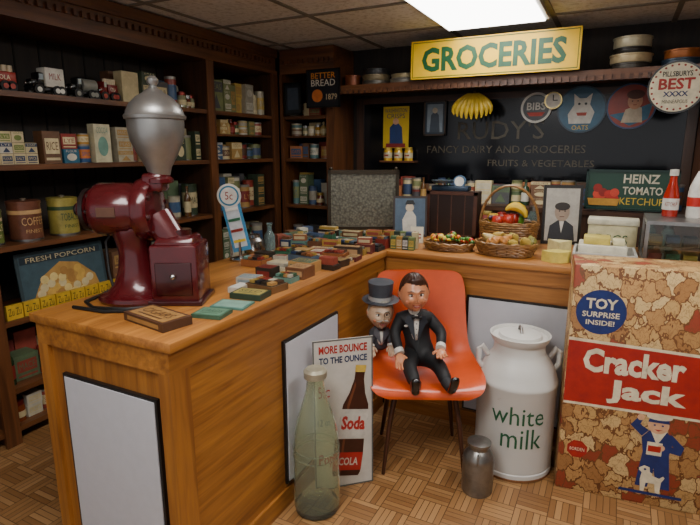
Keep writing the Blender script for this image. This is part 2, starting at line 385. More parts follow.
def blob_mat(name,cols,scale,line,lw=.05):
    m,nt,b=newmat(name); L=nt.links.new; N=nt.nodes.new
    tc=N('ShaderNodeTexCoord'); ns=N('ShaderNodeTexNoise'); ns.inputs['Scale'].default_value=scale*1.3; ns.inputs['Detail'].default_value=2
    mx0=N('ShaderNodeMix'); mx0.data_type='RGBA'; mx0.inputs['Factor'].default_value=.06; L(tc.outputs['Object'],mx0.inputs['A']); L(ns.outputs['Color'],mx0.inputs['B'])
    v=N('ShaderNodeTexVoronoi'); v.feature='DISTANCE_TO_EDGE'; v.inputs['Scale'].default_value=scale
    v2=N('ShaderNodeTexVoronoi'); v2.inputs['Scale'].default_value=scale
    L(mx0.outputs['Result'],v.inputs['Vector']);L(mx0.outputs['Result'],v2.inputs['Vector'])
    sp=N('ShaderNodeSeparateColor'); L(v2.outputs['Color'],sp.inputs[0])
    r=N('ShaderNodeValToRGB'); r.color_ramp.interpolation='CONSTANT'
    n=len(cols); r.color_ramp.elements[0].color=lin(cols[0]); r.color_ramp.elements[1].position=1/n; r.color_ramp.elements[1].color=lin(cols[1])
    for i in range(2,n): e=r.color_ramp.elements.new(i/n); e.color=lin(cols[i])
    L(sp.outputs[0],r.inputs[0])
    v3=N('ShaderNodeTexVoronoi'); v3.feature='DISTANCE_TO_EDGE'; v3.inputs['Scale'].default_value=scale*2.1; L(mx0.outputs['Result'],v3.inputs['Vector'])
    g3=N('ShaderNodeMath'); g3.operation='LESS_THAN'; g3.inputs[1].default_value=lw*.9; L(v3.outputs['Distance'],g3.inputs[0])
    m3=N('ShaderNodeMix'); m3.data_type='RGBA'; h=N('ShaderNodeMath'); h.operation='MULTIPLY'; h.inputs[1].default_value=.4; L(g3.outputs[0],h.inputs[0]); L(h.outputs[0],m3.inputs['Factor'])
    L(r.outputs[0],m3.inputs['A']); m3.inputs['B'].default_value=lin(line)
    gt=N('ShaderNodeMath'); gt.operation='LESS_THAN'; gt.inputs[1].default_value=lw; L(v.outputs['Distance'],gt.inputs[0])
    mx=N('ShaderNodeMix'); mx.data_type='RGBA'; L(gt.outputs[0],mx.inputs['Factor']); L(m3.outputs['Result'],mx.inputs['A']); mx.inputs['B'].default_value=lin(line)
    L(mx.outputs['Result'],b.inputs['Base Color']); b.inputs['Roughness'].default_value=.5
    return m
p=B('advertising_poster',rot=T(-2.50,1.67,.602)@RZ(90)@RX(-6))
p.b2(-.24,.24,-.004,.004,0,.29,M('2a3a40',.5)); p.quad(-.225,.225,.015,.275,-.0045,M('3a5058',.5))
p.poly([(-.2,.02),(.2,.02),(.17,.12),(.08,.2),(-.02,.22),(-.12,.16)],-.0048,M('b08644',.5))
for i in range(26):
    a=i*2.4; rr=.15*math.sqrt(i/26); p.disc(rr*math.cos(a),.10+rr*.55*math.sin(a),.022,-.005-.0001*i,M(['c9a04e','c8b88c','d8c07c','a0743a'][i%4],.5),seg=12)
p.quad(-.22,.22,.235,.27,-.0072,M('1a2a34',.5)); p.text('FRESH POPCORN',0,.252,.38,.024,-.0078,M('b8a880')); p.done()
g=B('snack_cartons',(-2.462,1.32,.6005),90)
for i in range(8):
    X=T(.05+i*.082,.012,0)
    g.box((0,0,.035),(.075,.018,.07),M('c8a02a',.5),X); g.text('Zu Zu',0,.037,.06,.035,-.0097,M('2a2a1a'),X)
g.done()
def truck(y,cc,bc,l,kind):
    b=B('toy_truck',(-2.54,y,1.6405),90); w=.07; wr=.024
    for x in (-l*.32,l*.22,l*.36):
        for sy in (-1,1):
            b.cyl((x,sy*w*.5-.006,wr),(x,sy*w*.5+.006,wr),wr,M('101010',.6)); b.cyl((x,sy*w*.5-.008,wr),(x,sy*w*.5+.008,wr),wr*.5,M(bc if kind else 'a02a1a',.4))
    b.box((0,0,.030),(l,.05,.012),M('151515',.4))
    b.box((-l*.38,0,.052),(l*.2,.045,.04),M(cc,.25,coat=.4),bev=.006)
    b.box((-l*.2,0,.07),(l*.18,.06,.07),M(cc,.25,coat=.4),bev=.008); b.box((-l*.2,0,.084),(l*.12,.062,.026),M('8fa0a8',.1))
    for sy in (-1,1): b.tube([(-l*.48,sy*.032,.034),(-l*.38,sy*.032,.054),(-l*.26,sy*.032,.042),(-l*.12,sy*.032,.034)],.006,M(cc,.25,coat=.4))
    for sy in (-1,1): b.sph((-l*.49,sy*.018,.052),.008,chrome)
    if kind==0:
        b.box((l*.2,0,.062),(l*.55,.064,.05),M(bc,.35),bev=.003)
        for i in range(5): b.cyl((l*.12*i-.02,-.02,.087),(l*.12*i-.02,-.02,.115),.011,M('c8b89a'))
        b.text('COLA',l*.2,.062,l*.3,.02,-.0327,M('e8dcb8'))
    elif kind==1: b.box((l*.2,0,.085),(l*.58,.066,.09),M(bc,.35),bev=.004); b.text('MILK',l*.2,.09,l*.35,.03,-.0337,M('8c2a20'))
    else:
        b.cyl((-.01,0,.07),(l*.48,0,.07),.034,M(bc,.35))
    b.done()
truck(1.44,'181818','9c2416',.22,0); truck(1.70,'151515','e0dccf',.17,1); truck(1.90,'1c1c1c','8a8a80',.15,2); truck(2.045,'7a1f1f','7a1f1f',.11,0)
# ---------------------------------------------------------------- flat signs
def sign(name,x,z,w,h,y,bg,rz=0,rx=0,frame=None,th=.008):
    b=B(name,rot=T(x,y,z)@RZ(rz)@RX(rx)); b.b2(-w/2,w/2,-th,0,-h/2,h/2,M(bg,.4,0,.08,6))
    if frame:
        fw,fc=frame
        for a in ((-w/2,w/2,h/2-fw,h/2),(-w/2,w/2,-h/2,-h/2+fw),(-w/2,-w/2+fw,-h/2,h/2),(w/2-fw,w/2,-h/2,h/2)): b.b2(a[0],a[1],-th-.008,-th+.001,a[2],a[3],M(fc,.35))
    return b,-th-.001
b,y=sign('groceries_sign',-.775,1.953,1.03,.235,3.44,'e6b800',0,0,th=.02)
b.text('GROCERIES',0,-.002,.88,.15,y,M('0d4e2c',.4),bold=.035)
for a in ((-.505,.505,.104,.109),(-.505,.505,-.109,-.104)): b.quad(*a,y,M('0d4e2c'))
for a in ((-.505,-.501),(.501,.505)): b.quad(a[0],a[1],-.109,.109,y,M('0d4e2c'))
b.done()
b,y=sign('bread_sign',-1.98,1.82,.28,.27,3.462,'14161c',frame=(.01,'0a0a0a')); b.text('BETTER',0,.09,.2,.04,y,M('d0801f')); b.text('BREAD',0,.04,.2,.045,y,M('c8c0b0')); b.disc(-.05,-.05,.045,y,M('b9642a')); b.text('1879',.07,-.06,.09,.04,y,M('c8b088')); b.done()
b,y=sign('framed_photograph',-2.29,1.765,.16,.24,3.535,'1a1e24',frame=(.012,'0c0a08')); b.quad(-.05,.05,-.08,.08,y,M('3a4450')); b.done()
b,y=sign('cereal_sign',-1.56,1.55,.21,.31,3.846,'c8a824'); b.text('WASHINGTON',0,.125,.18,.03,y,M('14305a')); b.text('CRISPS',0,.085,.15,.035,y,M('14305a')); b.poly([(-.05,-.13),(.06,-.13),(.05,0),(.02,.03),(-.02,.03),(-.05,0)],y,M('20386a')); b.disc(0,.045,.024,y-.001,M('d0a080')); b.quad(-.08,.08,-.15,-.12,y-.001,M('7a1f1f')); b.done()
b,y=sign('framed_print',-1.25,1.61,.17,.25,3.846,'23303e',frame=(.012,'3a2c20')); b.quad(-.06,.06,-.1,.1,y,M('7a8690')); b.poly([(-.04,-.1),(.04,-.1),(.03,.02),(0,.06),(-.03,.02)],y-.001,M('3a4450')); b.disc(0,.055,.02,y-.002,M('b8a890')); b.done()
def rsign(name,x,z,r,y0,bg,ring):
    b=B(name,(x,y0,z)); b.cyl((0,0,0),(0,-.008,0),r,M(ring,.35),seg=48); b.disc(0,0,r*.93,-.009,M(bg,.4),seg=48); return b
b=rsign('flour_sign',.235,1.715,.138,3.462,'d8ccaa','1a1a1a')
for i in range(24):
    a=i*math.pi/12; b.disc(.117*math.cos(a),.117*math.sin(a),.006,-.010,M('8c1f14'),seg=8)
b.text('PILLSBURYS',0,.07,.14,.028,-.0105,M('1a1a1a'),bold=.02); b.text('BEST',0,.018,.17,.06,-.0105,M('a01f14'),bold=.03); b.text('XXXX',0,-.035,.12,.028,-.0105,M('1a2a5a'),bold=.03); b.text('MINNEAPOLIS',0,-.075,.12,.02,-.0105,M('1a1a1a')); b.done()
b=rsign('cat_sign',-.257,1.64,.15,3.845,'2a5a74','163448')
b.poly([(-.07,-.09),(.06,-.09),(.08,-.02),(.05,.03),(.06,.10),(.025,.07),(-.015,.07),(-.05,.10),(-.045,.03),(-.08,-.03)],-.0105,M('c8c4ba')); b.disc(-.015,.035,.008,-.0112,blk); b.disc(.025,.035,.008,-.0112,blk); b.poly([(-.03,-.02),(.035,-.02),(.03,-.04),(-.02,-.04)],-.0112,M('a03c2c')); b.text('OATS',0,-.115,.1,.03,-.0112,M('c8a83a')); b.done()
b=rsign('soda_sign',.03,1.65,.14,3.845,'943222','24406a')
b.poly([(-.12,-.05),(0,-.12),(.1,-.08),(.12,.02),(.0,-.03)],-.0105,M('3a6a84')); b.poly([(-.05,-.1),(.07,-.1),(.06,-.01),(.02,.0),(-.03,-.02)],-.0108,M('c0b098')); b.disc(.02,.03,.042,-.011,M('c89070'),seg=20,rz=.05); b.disc(.02,.07,.05,-.0114,M('5a2a1a'),seg=20,rz=.028); b.disc(.005,.03,.004,-.0118,blk,seg=8); b.disc(.035,.03,.004,-.0118,blk,seg=8); b.quad(.01,.03,.005,.009,-.0118,M('8c1f14')); b.done()
b=B('tin_tray',(-.54,3.845,1.66)); b.cyl((0,0,0),(0,-.01,0),.1,M('c8c4ba',.3),seg=40); b.disc(0,0,.085,-.011,M('111418',.3)); b.text('BIBS',0,.01,.12,.05,-.012,M('c8c4ba'),bold=.02); b.poly([(-.06,-.03),(.06,-.03),(.04,-.055),(-.04,-.055)],-.012,M('b43222')); b.done()
b=B('round_clock',(-.43,3.825,1.70)); b.cyl((0,0,0),(0,-.03,0),.055,M('c8b070',.3,.6),seg=32); b.disc(0,0,.047,-.031,M('d8d4c8')); b.quad(-.003,.003,0,.036,-.032,blk); b.quad(0,.028,-.003,.003,-.032,blk); b.done()
b,y=sign('ketchup_sign',.07,1.155,.47,.23,3.395,'1a3e30',frame=(.012,'14302a'),rx=0)
b.text('TOMATO',.06,-.002,.2,.045,y,M('c8c0a8'),bold=.02); b.text('KETCHUP',.06,-.062,.22,.04,y,M('c8a92a')); b.text('HEINZ',.05,.065,.18,.05,y,M('c8c0a8'),bold=.02)
for i in range(9): b.disc(-.17+.03*(i%4),-.06+.035*(i//4)+.01*(i%2),.024,y-.0005*(i+1),M(['b4261a','c8402a','8c1f14'][i%3],.4),seg=16)
b.poly([(-.21,-.09),(-.06,-.09),(-.05,-.05),(-.22,-.05)],y-.006,M('b8862c')); b.done()
def stack(name,x,y,z,specs,seg=28):
    b=B(name,(x,y,z)); zz=0
    for r,h,col in specs:
        b.lathe([(0,zz),(r*.97,zz),(r,zz+.006),(r,zz+h-.012),(r*1.05,zz+h-.01),(r*1.05,zz+h-.003),(r*.96,zz+h),(0,zz+h)],M(col,.4,.3),seg=seg); zz+=h
    b.done()
stack('cake_tin_stack',-1.66,3.68,1.8255,[(.10,.05,'6a6458'),(.10,.04,'8a7a5a'),(.095,.04,'3a3a3a')]); stack('cake_tin_stack',-1.42,3.66,1.8255,[(.11,.05,'8a8478'),(.10,.03,'b8a880')])
stack('cake_tin_stack',-.0,3.64,1.8255,[(.10,.05,'4a443c'),(.11,.05,'c8b48a'),(.10,.035,'2a2622'),(.10,.06,'c9c0a0')]); stack('cake_tin_stack',-1.85,3.68,1.8255,[(.06,.1,'8a4a2a')])
stack('cake_tin_stack',.26,3.66,1.8255,[(.10,.06,'3a4a5a'),(.09,.05,'a9602a')])
b=B('banana_bunch',(-.93,3.70,1.775))
b.cyl((0,0,0),(0,0,-.03),.008,M('5a4a20')); ym=M('c9a828',.45,var=.15)
for i in range(9):
    a=(i-4)*.2; pts=[]
    for k in range(7):
        t=k/6; rr=.03+.09*math.sin(t*1.9)
        pts.append((math.sin(a)*rr*1.5,-.03-.03*math.cos(a)*math.sin(t*2),-.02-t*.17*math.cos(a*.8)))
    b.tube(pts,[.006,.013,.017,.018,.017,.012,.005],ym)
b.done()
b=B('jar_ledge',(-1.52,3.862,1.30)); b.b2(-.14,.14,-.10,0,-.012,0,Wx); b.done()
def jar(name,x,y,z,r,h,col,lid,lab=None):
    b=B(name,(x,y,z)); b.lathe([(0,0),(r,0),(r,h*.72),(r*.8,h*.82),(0,h*.82)],M(col,.15,coat=.5)); b.lathe([(r*.82,h*.80),(r*.85,h*.8),(r*.85,h),(0,h)],M(lid,.35,.4))
    if lab: b.lathe([(r*1.02,h*.2),(r*1.02,h*.6)],M(lab,.6)); b.quad(-r*.5,r*.5,h*.35,h*.45,-r*1.04,M('8c1f14'))
    b.done()
for i in range(3): jar('mustard_jar',-1.61+i*.085,3.81,1.3005,.033,.1,'d0a42a','c8a848','c8bc98')
# ---------------------------------------------------------------- coffee grinder
gr=B('coffee_grinder',(-1.415,1.235,C+.0005),27)
red=M('4e1015',.24,.1,.12,coat=.5); redd=M('380b0e',.3,.1,coat=.4)
gr.lathe([(0,0),(.125,0),(.13,.01),(.125,.022),(.10,.03),(.075,.06),(.058,.11),(.052,.16),(.058,.2),(.07,.24),(.07,.26),(0,.26)],red,T(-.035,0,0)@SC(1,.85,1),36)
gr.lathe([(0,-.205),(.03,-.205),(.035,-.195),(.035,-.185),(.06,-.18),(.065,-.165),(.05,-.16),(.05,-.152),(.08,-.147),(.088,-.132),(.088,-.03),(.082,-.02),(.082,-.005),(.1,.0),(.104,.012),(.104,.035),(.095,.05),(.05,.058),(0,.06)],red,T(0,0,.31)@RY(90),40)
gr.lathe([(.066,-.180),(.07,-.180),(.07,-.166),(.066,-.166)],M('1c1414',.3),T(0,0,.31)@RY(90),32)
for i in range(8):
    a=i*math.pi/4; gr.cyl((-.156,.068*math.cos(a),.31+.068*math.sin(a)),(-.146,.068*math.cos(a),.31+.068*math.sin(a)),.007,M('1c1414',.3))
for i in range(8):
    a=i*math.pi/4+.2; gr.cyl((.048,.085*math.cos(a),.31+.085*math.sin(a)),(.058,.085*math.cos(a),.31+.085*math.sin(a)),.008,redd)
gr.sph((-.212,0,.31),(.014,.022,.022),M('1c1414',.3))
gr.box((-.08,-.088,.31),(.06,.006,.03),M('6a4a3a',.3,.6))
gr.box((.055,.0,.40),(.07,.08,.06),red,bev=.012)
gr.lathe([(.032,.395),(.045,.40),(.045,.412),(.036,.42),(.036,.44)],red,T(.068,0,0))
hop=M('a09f9c',.36,.85,.12,8)
gr.lathe([(.034,.415),(.04,.43),(.046,.45),(.07,.49),(.092,.535),(.098,.57),(.099,.60),(.106,.602),(.108,.612),(.1,.62),(.098,.628),(.085,.65),(.06,.672),(.035,.685),(.03,.692),(.02,.695),(.012,.705),(.02,.715),(.02,.725),(.01,.735),(0,.736)],hop,T(.07,0,0)@SC(.9,.9,1),44)
gr.box((.122,-.01,.105),(.16,.15,.195),red,bev=.012); gr.box((.122,-.01,.212),(.14,.13,.03),red,bev=.01,taper=.8)
gr.box((.122,-.01,.008),(.18,.17,.016),redd,bev=.004); gr.box((.122,-.087,.09),(.12,.006,.11),redd,bev=.004); gr.sph((.122,-.097,.1),.01,chrome)
gr.cyl((.11,-.02,.20),(.05,0,.28),.045,red,.055)
gr.cyl((.13,-.01,.225),(.13,-.01,.245),.035,redd)
gr.tube([(-.1,.06,.02),(-.17,.03,.008),(-.19,-.06,.006),(-.13,-.13,.006),(-.02,-.145,.006),(.05,-.125,.006),(.03,-.16,.006),(-.08,-.17,.006),(-.2,-.12,.006)],.006,M('0c0c0c',.5))
gr.tube([(-.1,.02,.25),(-.13,.0,.2),(-.12,-.02,.1),(-.1,-.03,.02)],.005,M('0c0c0c',.5))
gr.done()
# ---------------------------------------------------------------- counter goods
CB=['7a2a20','a9804a','2f5a40','24385a','a9893a','4b3222','8a3c2c','b0a996','987c3a','5a1f1f','5f8276','8a522a','98702c','3a2a1c','2c2219','6a4228','1c1c20','4a5a6a']
def flat(g,x,y,z,w,d,h,a,col,lab,txt=None,open_=False):
    X=T(x,y,z)@RZ(a)
    g.box((0,0,h/2),(w,d,h),M(col,.5),X)
    if open_:
        g.box((0,0,h+.001),(w*.9,d*.86,.002),M('2c2219',.5),X)
        for i in range(4):
            for j in range(2): g.box((-w*.33+i*w*.22,-d*.2+j*d*.4,h+.006),(w*.18,d*.34,.012),M(random.choice(CB),.4),X)
    else:
        g.box((0,0,h+.0006),(w*.86,d*.8,.001),M(lab,.5),X)
        if h>.02: g.quad(-w*.4,w*.4,h*.25,h*.75,-d/2-.0008,M(lab,.5),X)
        XT=X@T(0,0,h+.0018)@RX(-90)
        if txt: g.text(txt,0,d*.05,w*.7,d*.34,0,M(col,.5),XT); g.quad(-w*.3,w*.3,-d*.28,-d*.22,0,M(col,.5),XT)
g=B('candy_boxes'); random.seed(12)
y=1.62
while y<2.80:
    d=random.uniform(.05,.10)
    x=-1.56 if y>2.22 else -1.47
    while x<-1.1:
        w=random.uniform(.06,.15)
        if x+w>-1.035: w=-1.035-x
        if w<.05: break
        col=random.choice(CB); h=random.choice([.012,.02,.03,.045,.05])
        if not(y<1.7 and x<-1.35) and not (y>2.62 and x<-1.22):
            lb=random.choice(['b8a880','bfb8a4','987c4a','7a2a20','3a5a4a','4b3222','a9845a','2c2219','24385a'])
            a_=random.uniform(-10,10); op=random.random()<.35
            flat(g,x+w/2,y+d/2,C+.0005,w-.012,d-.010,h,a_,col,lb,random.choice(WORDS),op)
            if not op and random.random()<.4: flat(g,x+w/2,y+d/2,C+.002+h,(w-.01)*.75,(d-.01)*.75,random.choice([.015,.03]),a_+random.uniform(-15,15),random.choice(CB),random.choice(['b8a880','bfb8a4','8a3c2c']),random.choice(WORDS))
        x+=w
    y+=d
for i in range(6): gbox(g,-1.575,2.27+i*.055,C+.0005,.05,.05,random.uniform(.06,.1),a=60)
g.done(); random.seed(5)
g=B('cigar_box',(-1.19,1.065,C+.0005)); flat(g,0,0,0,.20,.10,.026,-10,'4a2e1c','98703c','CIGARS'); g.done()
g=B('trading_cards',(-1.09,1.19,C+.0005)); flat(g,0,0,0,.10,.08,.012,12,'3a5a44','5f826a','CARDS'); g.done()
for (nm,x_,y_,w_,d_,h_,a_,c_,l_,t_,o_) in (('booklet',-1.10,1.30,.12,.09,.006,12,'4a7468','7a9c8c',None,False),('seed_box',-1.11,1.41,.12,.08,.02,8,'2a3a2a','a99650','SEED',False),('gum_box',-1.12,1.52,.13,.09,.025,-6,'6a4a2a','c0b080','GUM',True),('tack_box',-1.23,1.56,.08,.07,.03,10,'a8a090','7a8a90','TACKS',False),('pin_box',-1.20,1.46,.045,.08,.02,5,'b8b0a0','c8c4ba',None,False)):
    g=B(nm,(x_,y_,C+.0005)); flat(g,0,0,0,w_,d_,h_,a_,c_,l_,t_,o_); g.done()
b=B('toothbrush_display',(-1.545,1.90,C+.0005),27)
b.lathe([(0,0),(.05,0),(.052,.008),(.02,.014),(.008,.02),(.008,.1),(0,.1)],chrome)
b.box((.02,-.0,.17),(.085,.006,.26),M('3f86b0',.4),RY(-12)); b.box((.02,-.004,.17),(.06,.003,.22),M('c8cfd4',.4),RY(-12))
for i in range(4): b.box((.02,-.008,.09+i*.05),(.055,.005,.012),M(['d8b92a','8c2a20','2f6a4a','e8e4da'][i],.4),RY(-12))
b.cyl((-.04,0,.30),(-.04,-.006,.30),.055,M('d8d4ca',.4),seg=28); b.disc(-.04,.30,.046,-.0068,M('2a7a9a'),seg=28); b.disc(-.04,.30,.038,-.0072,M('d8d4ca'),seg=28); b.text('5c',-.04,.30,.035,.035,-.0078,M('8c2a20')); b.cyl((-.04,0,.02),(-.04,0,.25),.003,chrome)
b.done()
b=B('mirror_jar',(-1.57,2.04,C+.0005)); b.lathe([(0,0),(.04,0),(.045,.03),(.045,.07),(.03,.085),(.03,.1),(0,.105)],chrome); b.done()
b=B('glass_vial',(-1.57,2.17,C+.0005)); b.lathe([(0,0),(.026,0),(.028,.01),(.028,.075),(.012,.10),(.011,.13),(.015,.132),(.015,.14),(0,.14)],M('a8c4c4',.05,0,0,trans=.8)); b.done()
def screen_mat():
    m,nt,b=newmat('hammered_metal'); L=nt.links.new; N=nt.nodes.new
    tc=N('ShaderNodeTexCoord'); v=N('ShaderNodeTexVoronoi'); v.inputs['Scale'].default_value=70; L(tc.outputs['Object'],v.inputs['Vector'])
    r=N('ShaderNodeValToRGB'); r.color_ramp.elements[0].color=lin('7c7a6a'); r.color_ramp.elements[1].color=lin('45423a'); L(v.outputs['Distance'],r.inputs[0]); L(r.outputs[0],b.inputs['Base Color'])
    bp=N('ShaderNodeBump'); bp.inputs['Distance'].default_value=.003; bp.inputs['Strength'].default_value=.5; L(v.outputs['Distance'],bp.inputs['Height']); L(bp.outputs[0],b.inputs['Normal']); b.inputs['Metallic'].default_value=.4; b.inputs['Roughness'].default_value=.38; return m
b=B('metal_screen',(-1.40,2.93,C+.0005),27); sm=screen_mat()
b.b2(-.2,.2,-.005,.005,.03,.37,sm)
br=M('3a3226',.4,.6)
for a in ((-.22,.22,.36,.385),(-.22,.22,.015,.035),(-.22,-.2,.015,.385),(.2,.22,.015,.385)): b.b2(a[0],a[1],-.014,.014,a[2],a[3],br)
for x in (-.2,.2): b.b2(x-.015,x+.015,-.05,.05,0,.02,br); b.sph((x,0,.392),.012,br)
b.done()
b=B('picture_frame',rot=T(-1.07,2.88,C+.002)@RZ(24)@RX(-8)); b.b2(-.1,.1,-.008,.008,0,.24,M('2a1c14',.4)); b.quad(-.088,.088,.014,.226,-.009,M('46586a',.3)); b.poly([(-.04,.02),(.04,.02),(.035,.12),(.015,.15),(-.02,.15),(-.045,.1)],-.0096,M('b8b4a8')); b.disc(-.002,.172,.024,-.0098,M('b8a890')); b.poly([(-.03,.19),(.03,.19),(.018,.215),(-.018,.215)],-.010,M('1a1a1a')); b.done()
b=B('wooden_slate_box',(-.85,3.02,C+.0005)); b.b2(-.15,.15,-.05,.05,0,.27,M('33201a',.5,0,.25)); b.b2(-.13,.13,-.054,-.048,.02,.25,M('241612',.35))
for a in ((-.15,.15,.25,.27),(-.15,.15,0,.02),(-.15,-.13,0,.27),(.13,.15,0,.27)): b.b2(a[0],a[1],-.06,-.049,a[2],a[3],M('4a2c20',.4))
for x in (-.08,0,.08): b.b2(x-.003,x+.003,-.057,-.05,.02,.25,M('4a2c20',.4))
b.done()
b=B('kitchen_scale',(-.87,3.02,C+.2712)); b.b2(-.11,.11,-.04,.04,0,.03,M('2a3a4c',.35,.4),.006); b.cyl((-.05,0,.03),(-.05,0,.045),.01,chrome); b.lathe([(0,.045),(.055,.045),(.07,.06),(.066,.06),(.05,.05),(0,.05)],M('7a8a96',.3,.8),T(-.05,0,0)); b.cyl((.05,-.012,.055),(.05,.012,.055),.035,M('4a6a8a',.4),seg=24); b.disc(.05,.055,.028,-.0125,M('e8e4da')); b.done()
b=B('tea_tin',(-.655,3.03,C+.0005)); b.box((0,0,.07),(.07,.06,.14),M('7a2a20',.35,coat=.2),bev=.004); b.box((0,0,.15),(.05,.045,.02),M('a8904a',.3,.5),bev=.003); b.disc(0,.07,.024,-.0312,M('c8b070')); b.text('TEA',0,.07,.036,.018,-.0318,M('7a2a20')); b.done()
b=B('spice_tin',(-.585,3.035,C+.0005)); gtin(b,0,0,0,.028,.11,'3a5a44','c8b88c'); b.done()
b,y=sign('price_card',-.96,.945,.07,.09,2.70,'d8d0b8',15,-6); b.T=T(-.96,2.70,C+.047)@RZ(15)@RX(-6); b.text('5c',0,.0,.045,.04,y,M('8c1f14'),bold=.02); b.done()
g=B('seed_packets')
for i in range(4):
    for j in range(2):
        gbox(g,-1.015+i*.033,2.50+j*.05,C+.0005,.031,.04,.065+.02*j,['3d5a34','98702c','1a2a1a','5f6f3a','24385a','b8a880'][(i+j*2)%6],['b89a3a','b8a880','c8c0b8'][(i+j)%3],True,10)
g.done()
wick=wood('wicker','5a3a1c','a0743c',0,2); wick2=M('6a4420',.6,var=.25)
def basket(name,x,y,rx,ry,h,flare,rz=0,handle=0,rows=7):
    b=B(name,(x,y,C+.0005),rz)
    b.lathe([(0,0),(.95,0),(.95,.1),(0,.1)],wick2,SC(rx,ry,.05),28)
    for k in range(rows):
        t=k/(rows-1); s_=1+flare*t
        b.tube([((rx*s_+(.003 if i%2==k%2 else -.002))*math.cos(2*math.pi*i/36),(ry*s_+(.003 if i%2==k%2 else -.002))*math.sin(2*math.pi*i/36),.008+t*(h-.008)) for i in range(36)],h/rows*.56,wick,6,True)
    for i in range(18):
        a=2*math.pi*i/18; b.tube([(rx*math.cos(a),ry*math.sin(a),.006),(rx*(1+flare)*math.cos(a),ry*(1+flare)*math.sin(a),h+.004)],.005,wick2,6)
    s_=1+flare
    for q in (0,1): b.tube([((rx*s_)*math.cos(2*math.pi*i/40),(ry*s_)*math.sin(2*math.pi*i/40),h+.004+.006*math.sin(i*1.2+q*3.1)) for i in range(40)],.006,wick,6,True)
    if handle:
        for dy in (-.008,.008): b.tube([(rx*s_*math.cos(math.pi*i/16),dy,h+handle*math.sin(math.pi*i/16)) for i in range(17)],.006,wick,6)
    return b
def fruit(b,kind,x,y,z,r,col,a=0,tl=0):
    X=T(x,y,z)@RZ(a)@RX(tl)
    if kind=='apple': b.lathe([(0,.35*r),(.3*r,.75*r),(.7*r,.8*r),(r,.3*r),(.95*r,-.3*r),(.6*r,-.8*r),(.2*r,-.85*r),(0,-.7*r)],M(col,.3,coat=.4,var=.2),X,14); b.cyl((x,y,z+.3*r),(x+.003,y,z+1.1*r),.0016,M('3a2410'),seg=5)
    elif kind=='pear': b.lathe([(0,-r),(.6*r,-.85*r),(r,-.2*r),(.85*r,.4*r),(.5*r,1.0*r),(.4*r,1.35*r),(.2*r,1.6*r),(0,1.6*r)],M(col,.4,var=.2),X,14); b.tube([X@Vector((0,0,1.5*r)),X@Vector((.15*r,0,2*r))],.002,M('3a2410'),5)
    elif kind=='banana':
        b.tube([(x+r*2.2*math.cos(k/6*math.pi*.7+R(a)),y,z+r*2.2*math.sin(k/6*math.pi*.7+R(a))) for k in range(7)],[.3*r,.6*r,.75*r,.8*r,.75*r,.5*r,.2*r],M(col,.45,var=.15))
b=basket('fruit_basket',-.46,2.59,.125,.085,.055,.18)
for i in range(15):
    a=i*2.4; rr=.03+.08*((i*.37)%1); fruit(b,'pear',rr*math.cos(a)*1.15,rr*math.sin(a)*.8,.055+.03*((15-i)/15),.026,['c0a24a','a8862c','b97a3a','86803a','b2985a'][i%5],i*70,60)
b.done()
b=basket('fruit_basket',-.50,2.86,.135,.09,.12,.12,handle=.2,rows=10)
for i in range(12):
    a=i*2.4; rr=.02+.08*((i*.41)%1); fruit(b,'apple',rr*math.cos(a)*1.15,rr*math.sin(a)*.8,.13+.02*((12-i)/12),.032,['a01f14','8c1f14','b43222','5a8a2a','c8a02a'][i%5])
for i in range(4): fruit(b,'banana',.03-i*.004,-.03+i*.022,.15,.028,'d0ac2a',10)
for i in range(10): b.sph((-.09+.012*(i%3),-.05+.012*(i//3),.15+.004*(i%2)),.011,M('3a1a3a',.3))
b.done()
b=basket('vegetable_basket',-.75,2.60,.118,.078,.03,.10,rows=4)
VC=['b4261a','d9b82e','3d7a2a','d06a1e','8c1f14','6a8a2a','e0c040','3a6a24']
for i in range(80):
    a=i*2.4; rr=.115*math.sqrt(((i*.618)%1)); zz=.035+.04*(1-rr/.115)+.008*(i%3)
    c_=VC[i%8]
    if i%3==0: b.sph((0,0,0),(.009,.009,.022),M(c_,.35),T(rr*math.cos(a)*1.05,rr*math.sin(a)*.65,zz)@RZ(a*50)@RX(80),10)
    else: b.sph((rr*math.cos(a)*1.05,rr*math.sin(a)*.65,zz),.014,M(c_,.3),seg=10)
b.done()
b=B('cheese_wedge',(-.215,2.53,C+.0005),20); ch=M('d2bf5a',.45)
ang=[R(200+i*20) for i in range(8)]
top=[(0,.05,.05)]+[(.07*math.cos(a),.05+.09*math.sin(a),.05) for a in ang]; bot=[(p[0],p[1],0) for p in top]; n=len(top)
b.add(top+bot,[tuple(range(n)),tuple(range(2*n-1,n-1,-1))]+[(i,n+i,n+(i+1)%n,(i+1)%n) for i in range(n)],ch)
b.done()
b=B('cheese_wedge',(-.24,2.72,C+.0005),60); b.add([(0,.05,.07),(-.05,-.05,.07),(.05,-.05,.07),(0,.05,0),(-.05,-.05,0),(.05,-.05,0)],[(0,1,2),(3,5,4),(0,3,4,1),(1,4,5,2),(2,5,3,0)],M('d8cc90',.45)); b.done()
b=B('framed_portrait',rot=T(-.25,3.02,C+.002)@RZ(14)@RX(-6)); b.b2(-.1,.1,-.008,.008,0,.32,M('1a1512',.35)); b.quad(-.085,.085,.018,.302,-.009,M('a8a49a',.4)); b.poly([(-.07,.02),(.07,.02),(.06,.10),(.02,.13),(-.02,.13),(-.06,.10)],-.0095,M('22242a')); b.disc(0,.175,.038,-.01,M('988574'),rz=.05); b.disc(0,.205,.039,-.0103,M('2a2420'),rz=.022); b.poly([(-.012,.125),(.012,.125),(0,.06)],-.0103,M('c8c4ba')); b.disc(-.014,.18,.004,-.0106,blk,seg=8); b.disc(.014,.18,.004,-.0106,blk,seg=8); b.quad(-.012,.012,.148,.152,-.0106,M('5a3a30')); b.done()
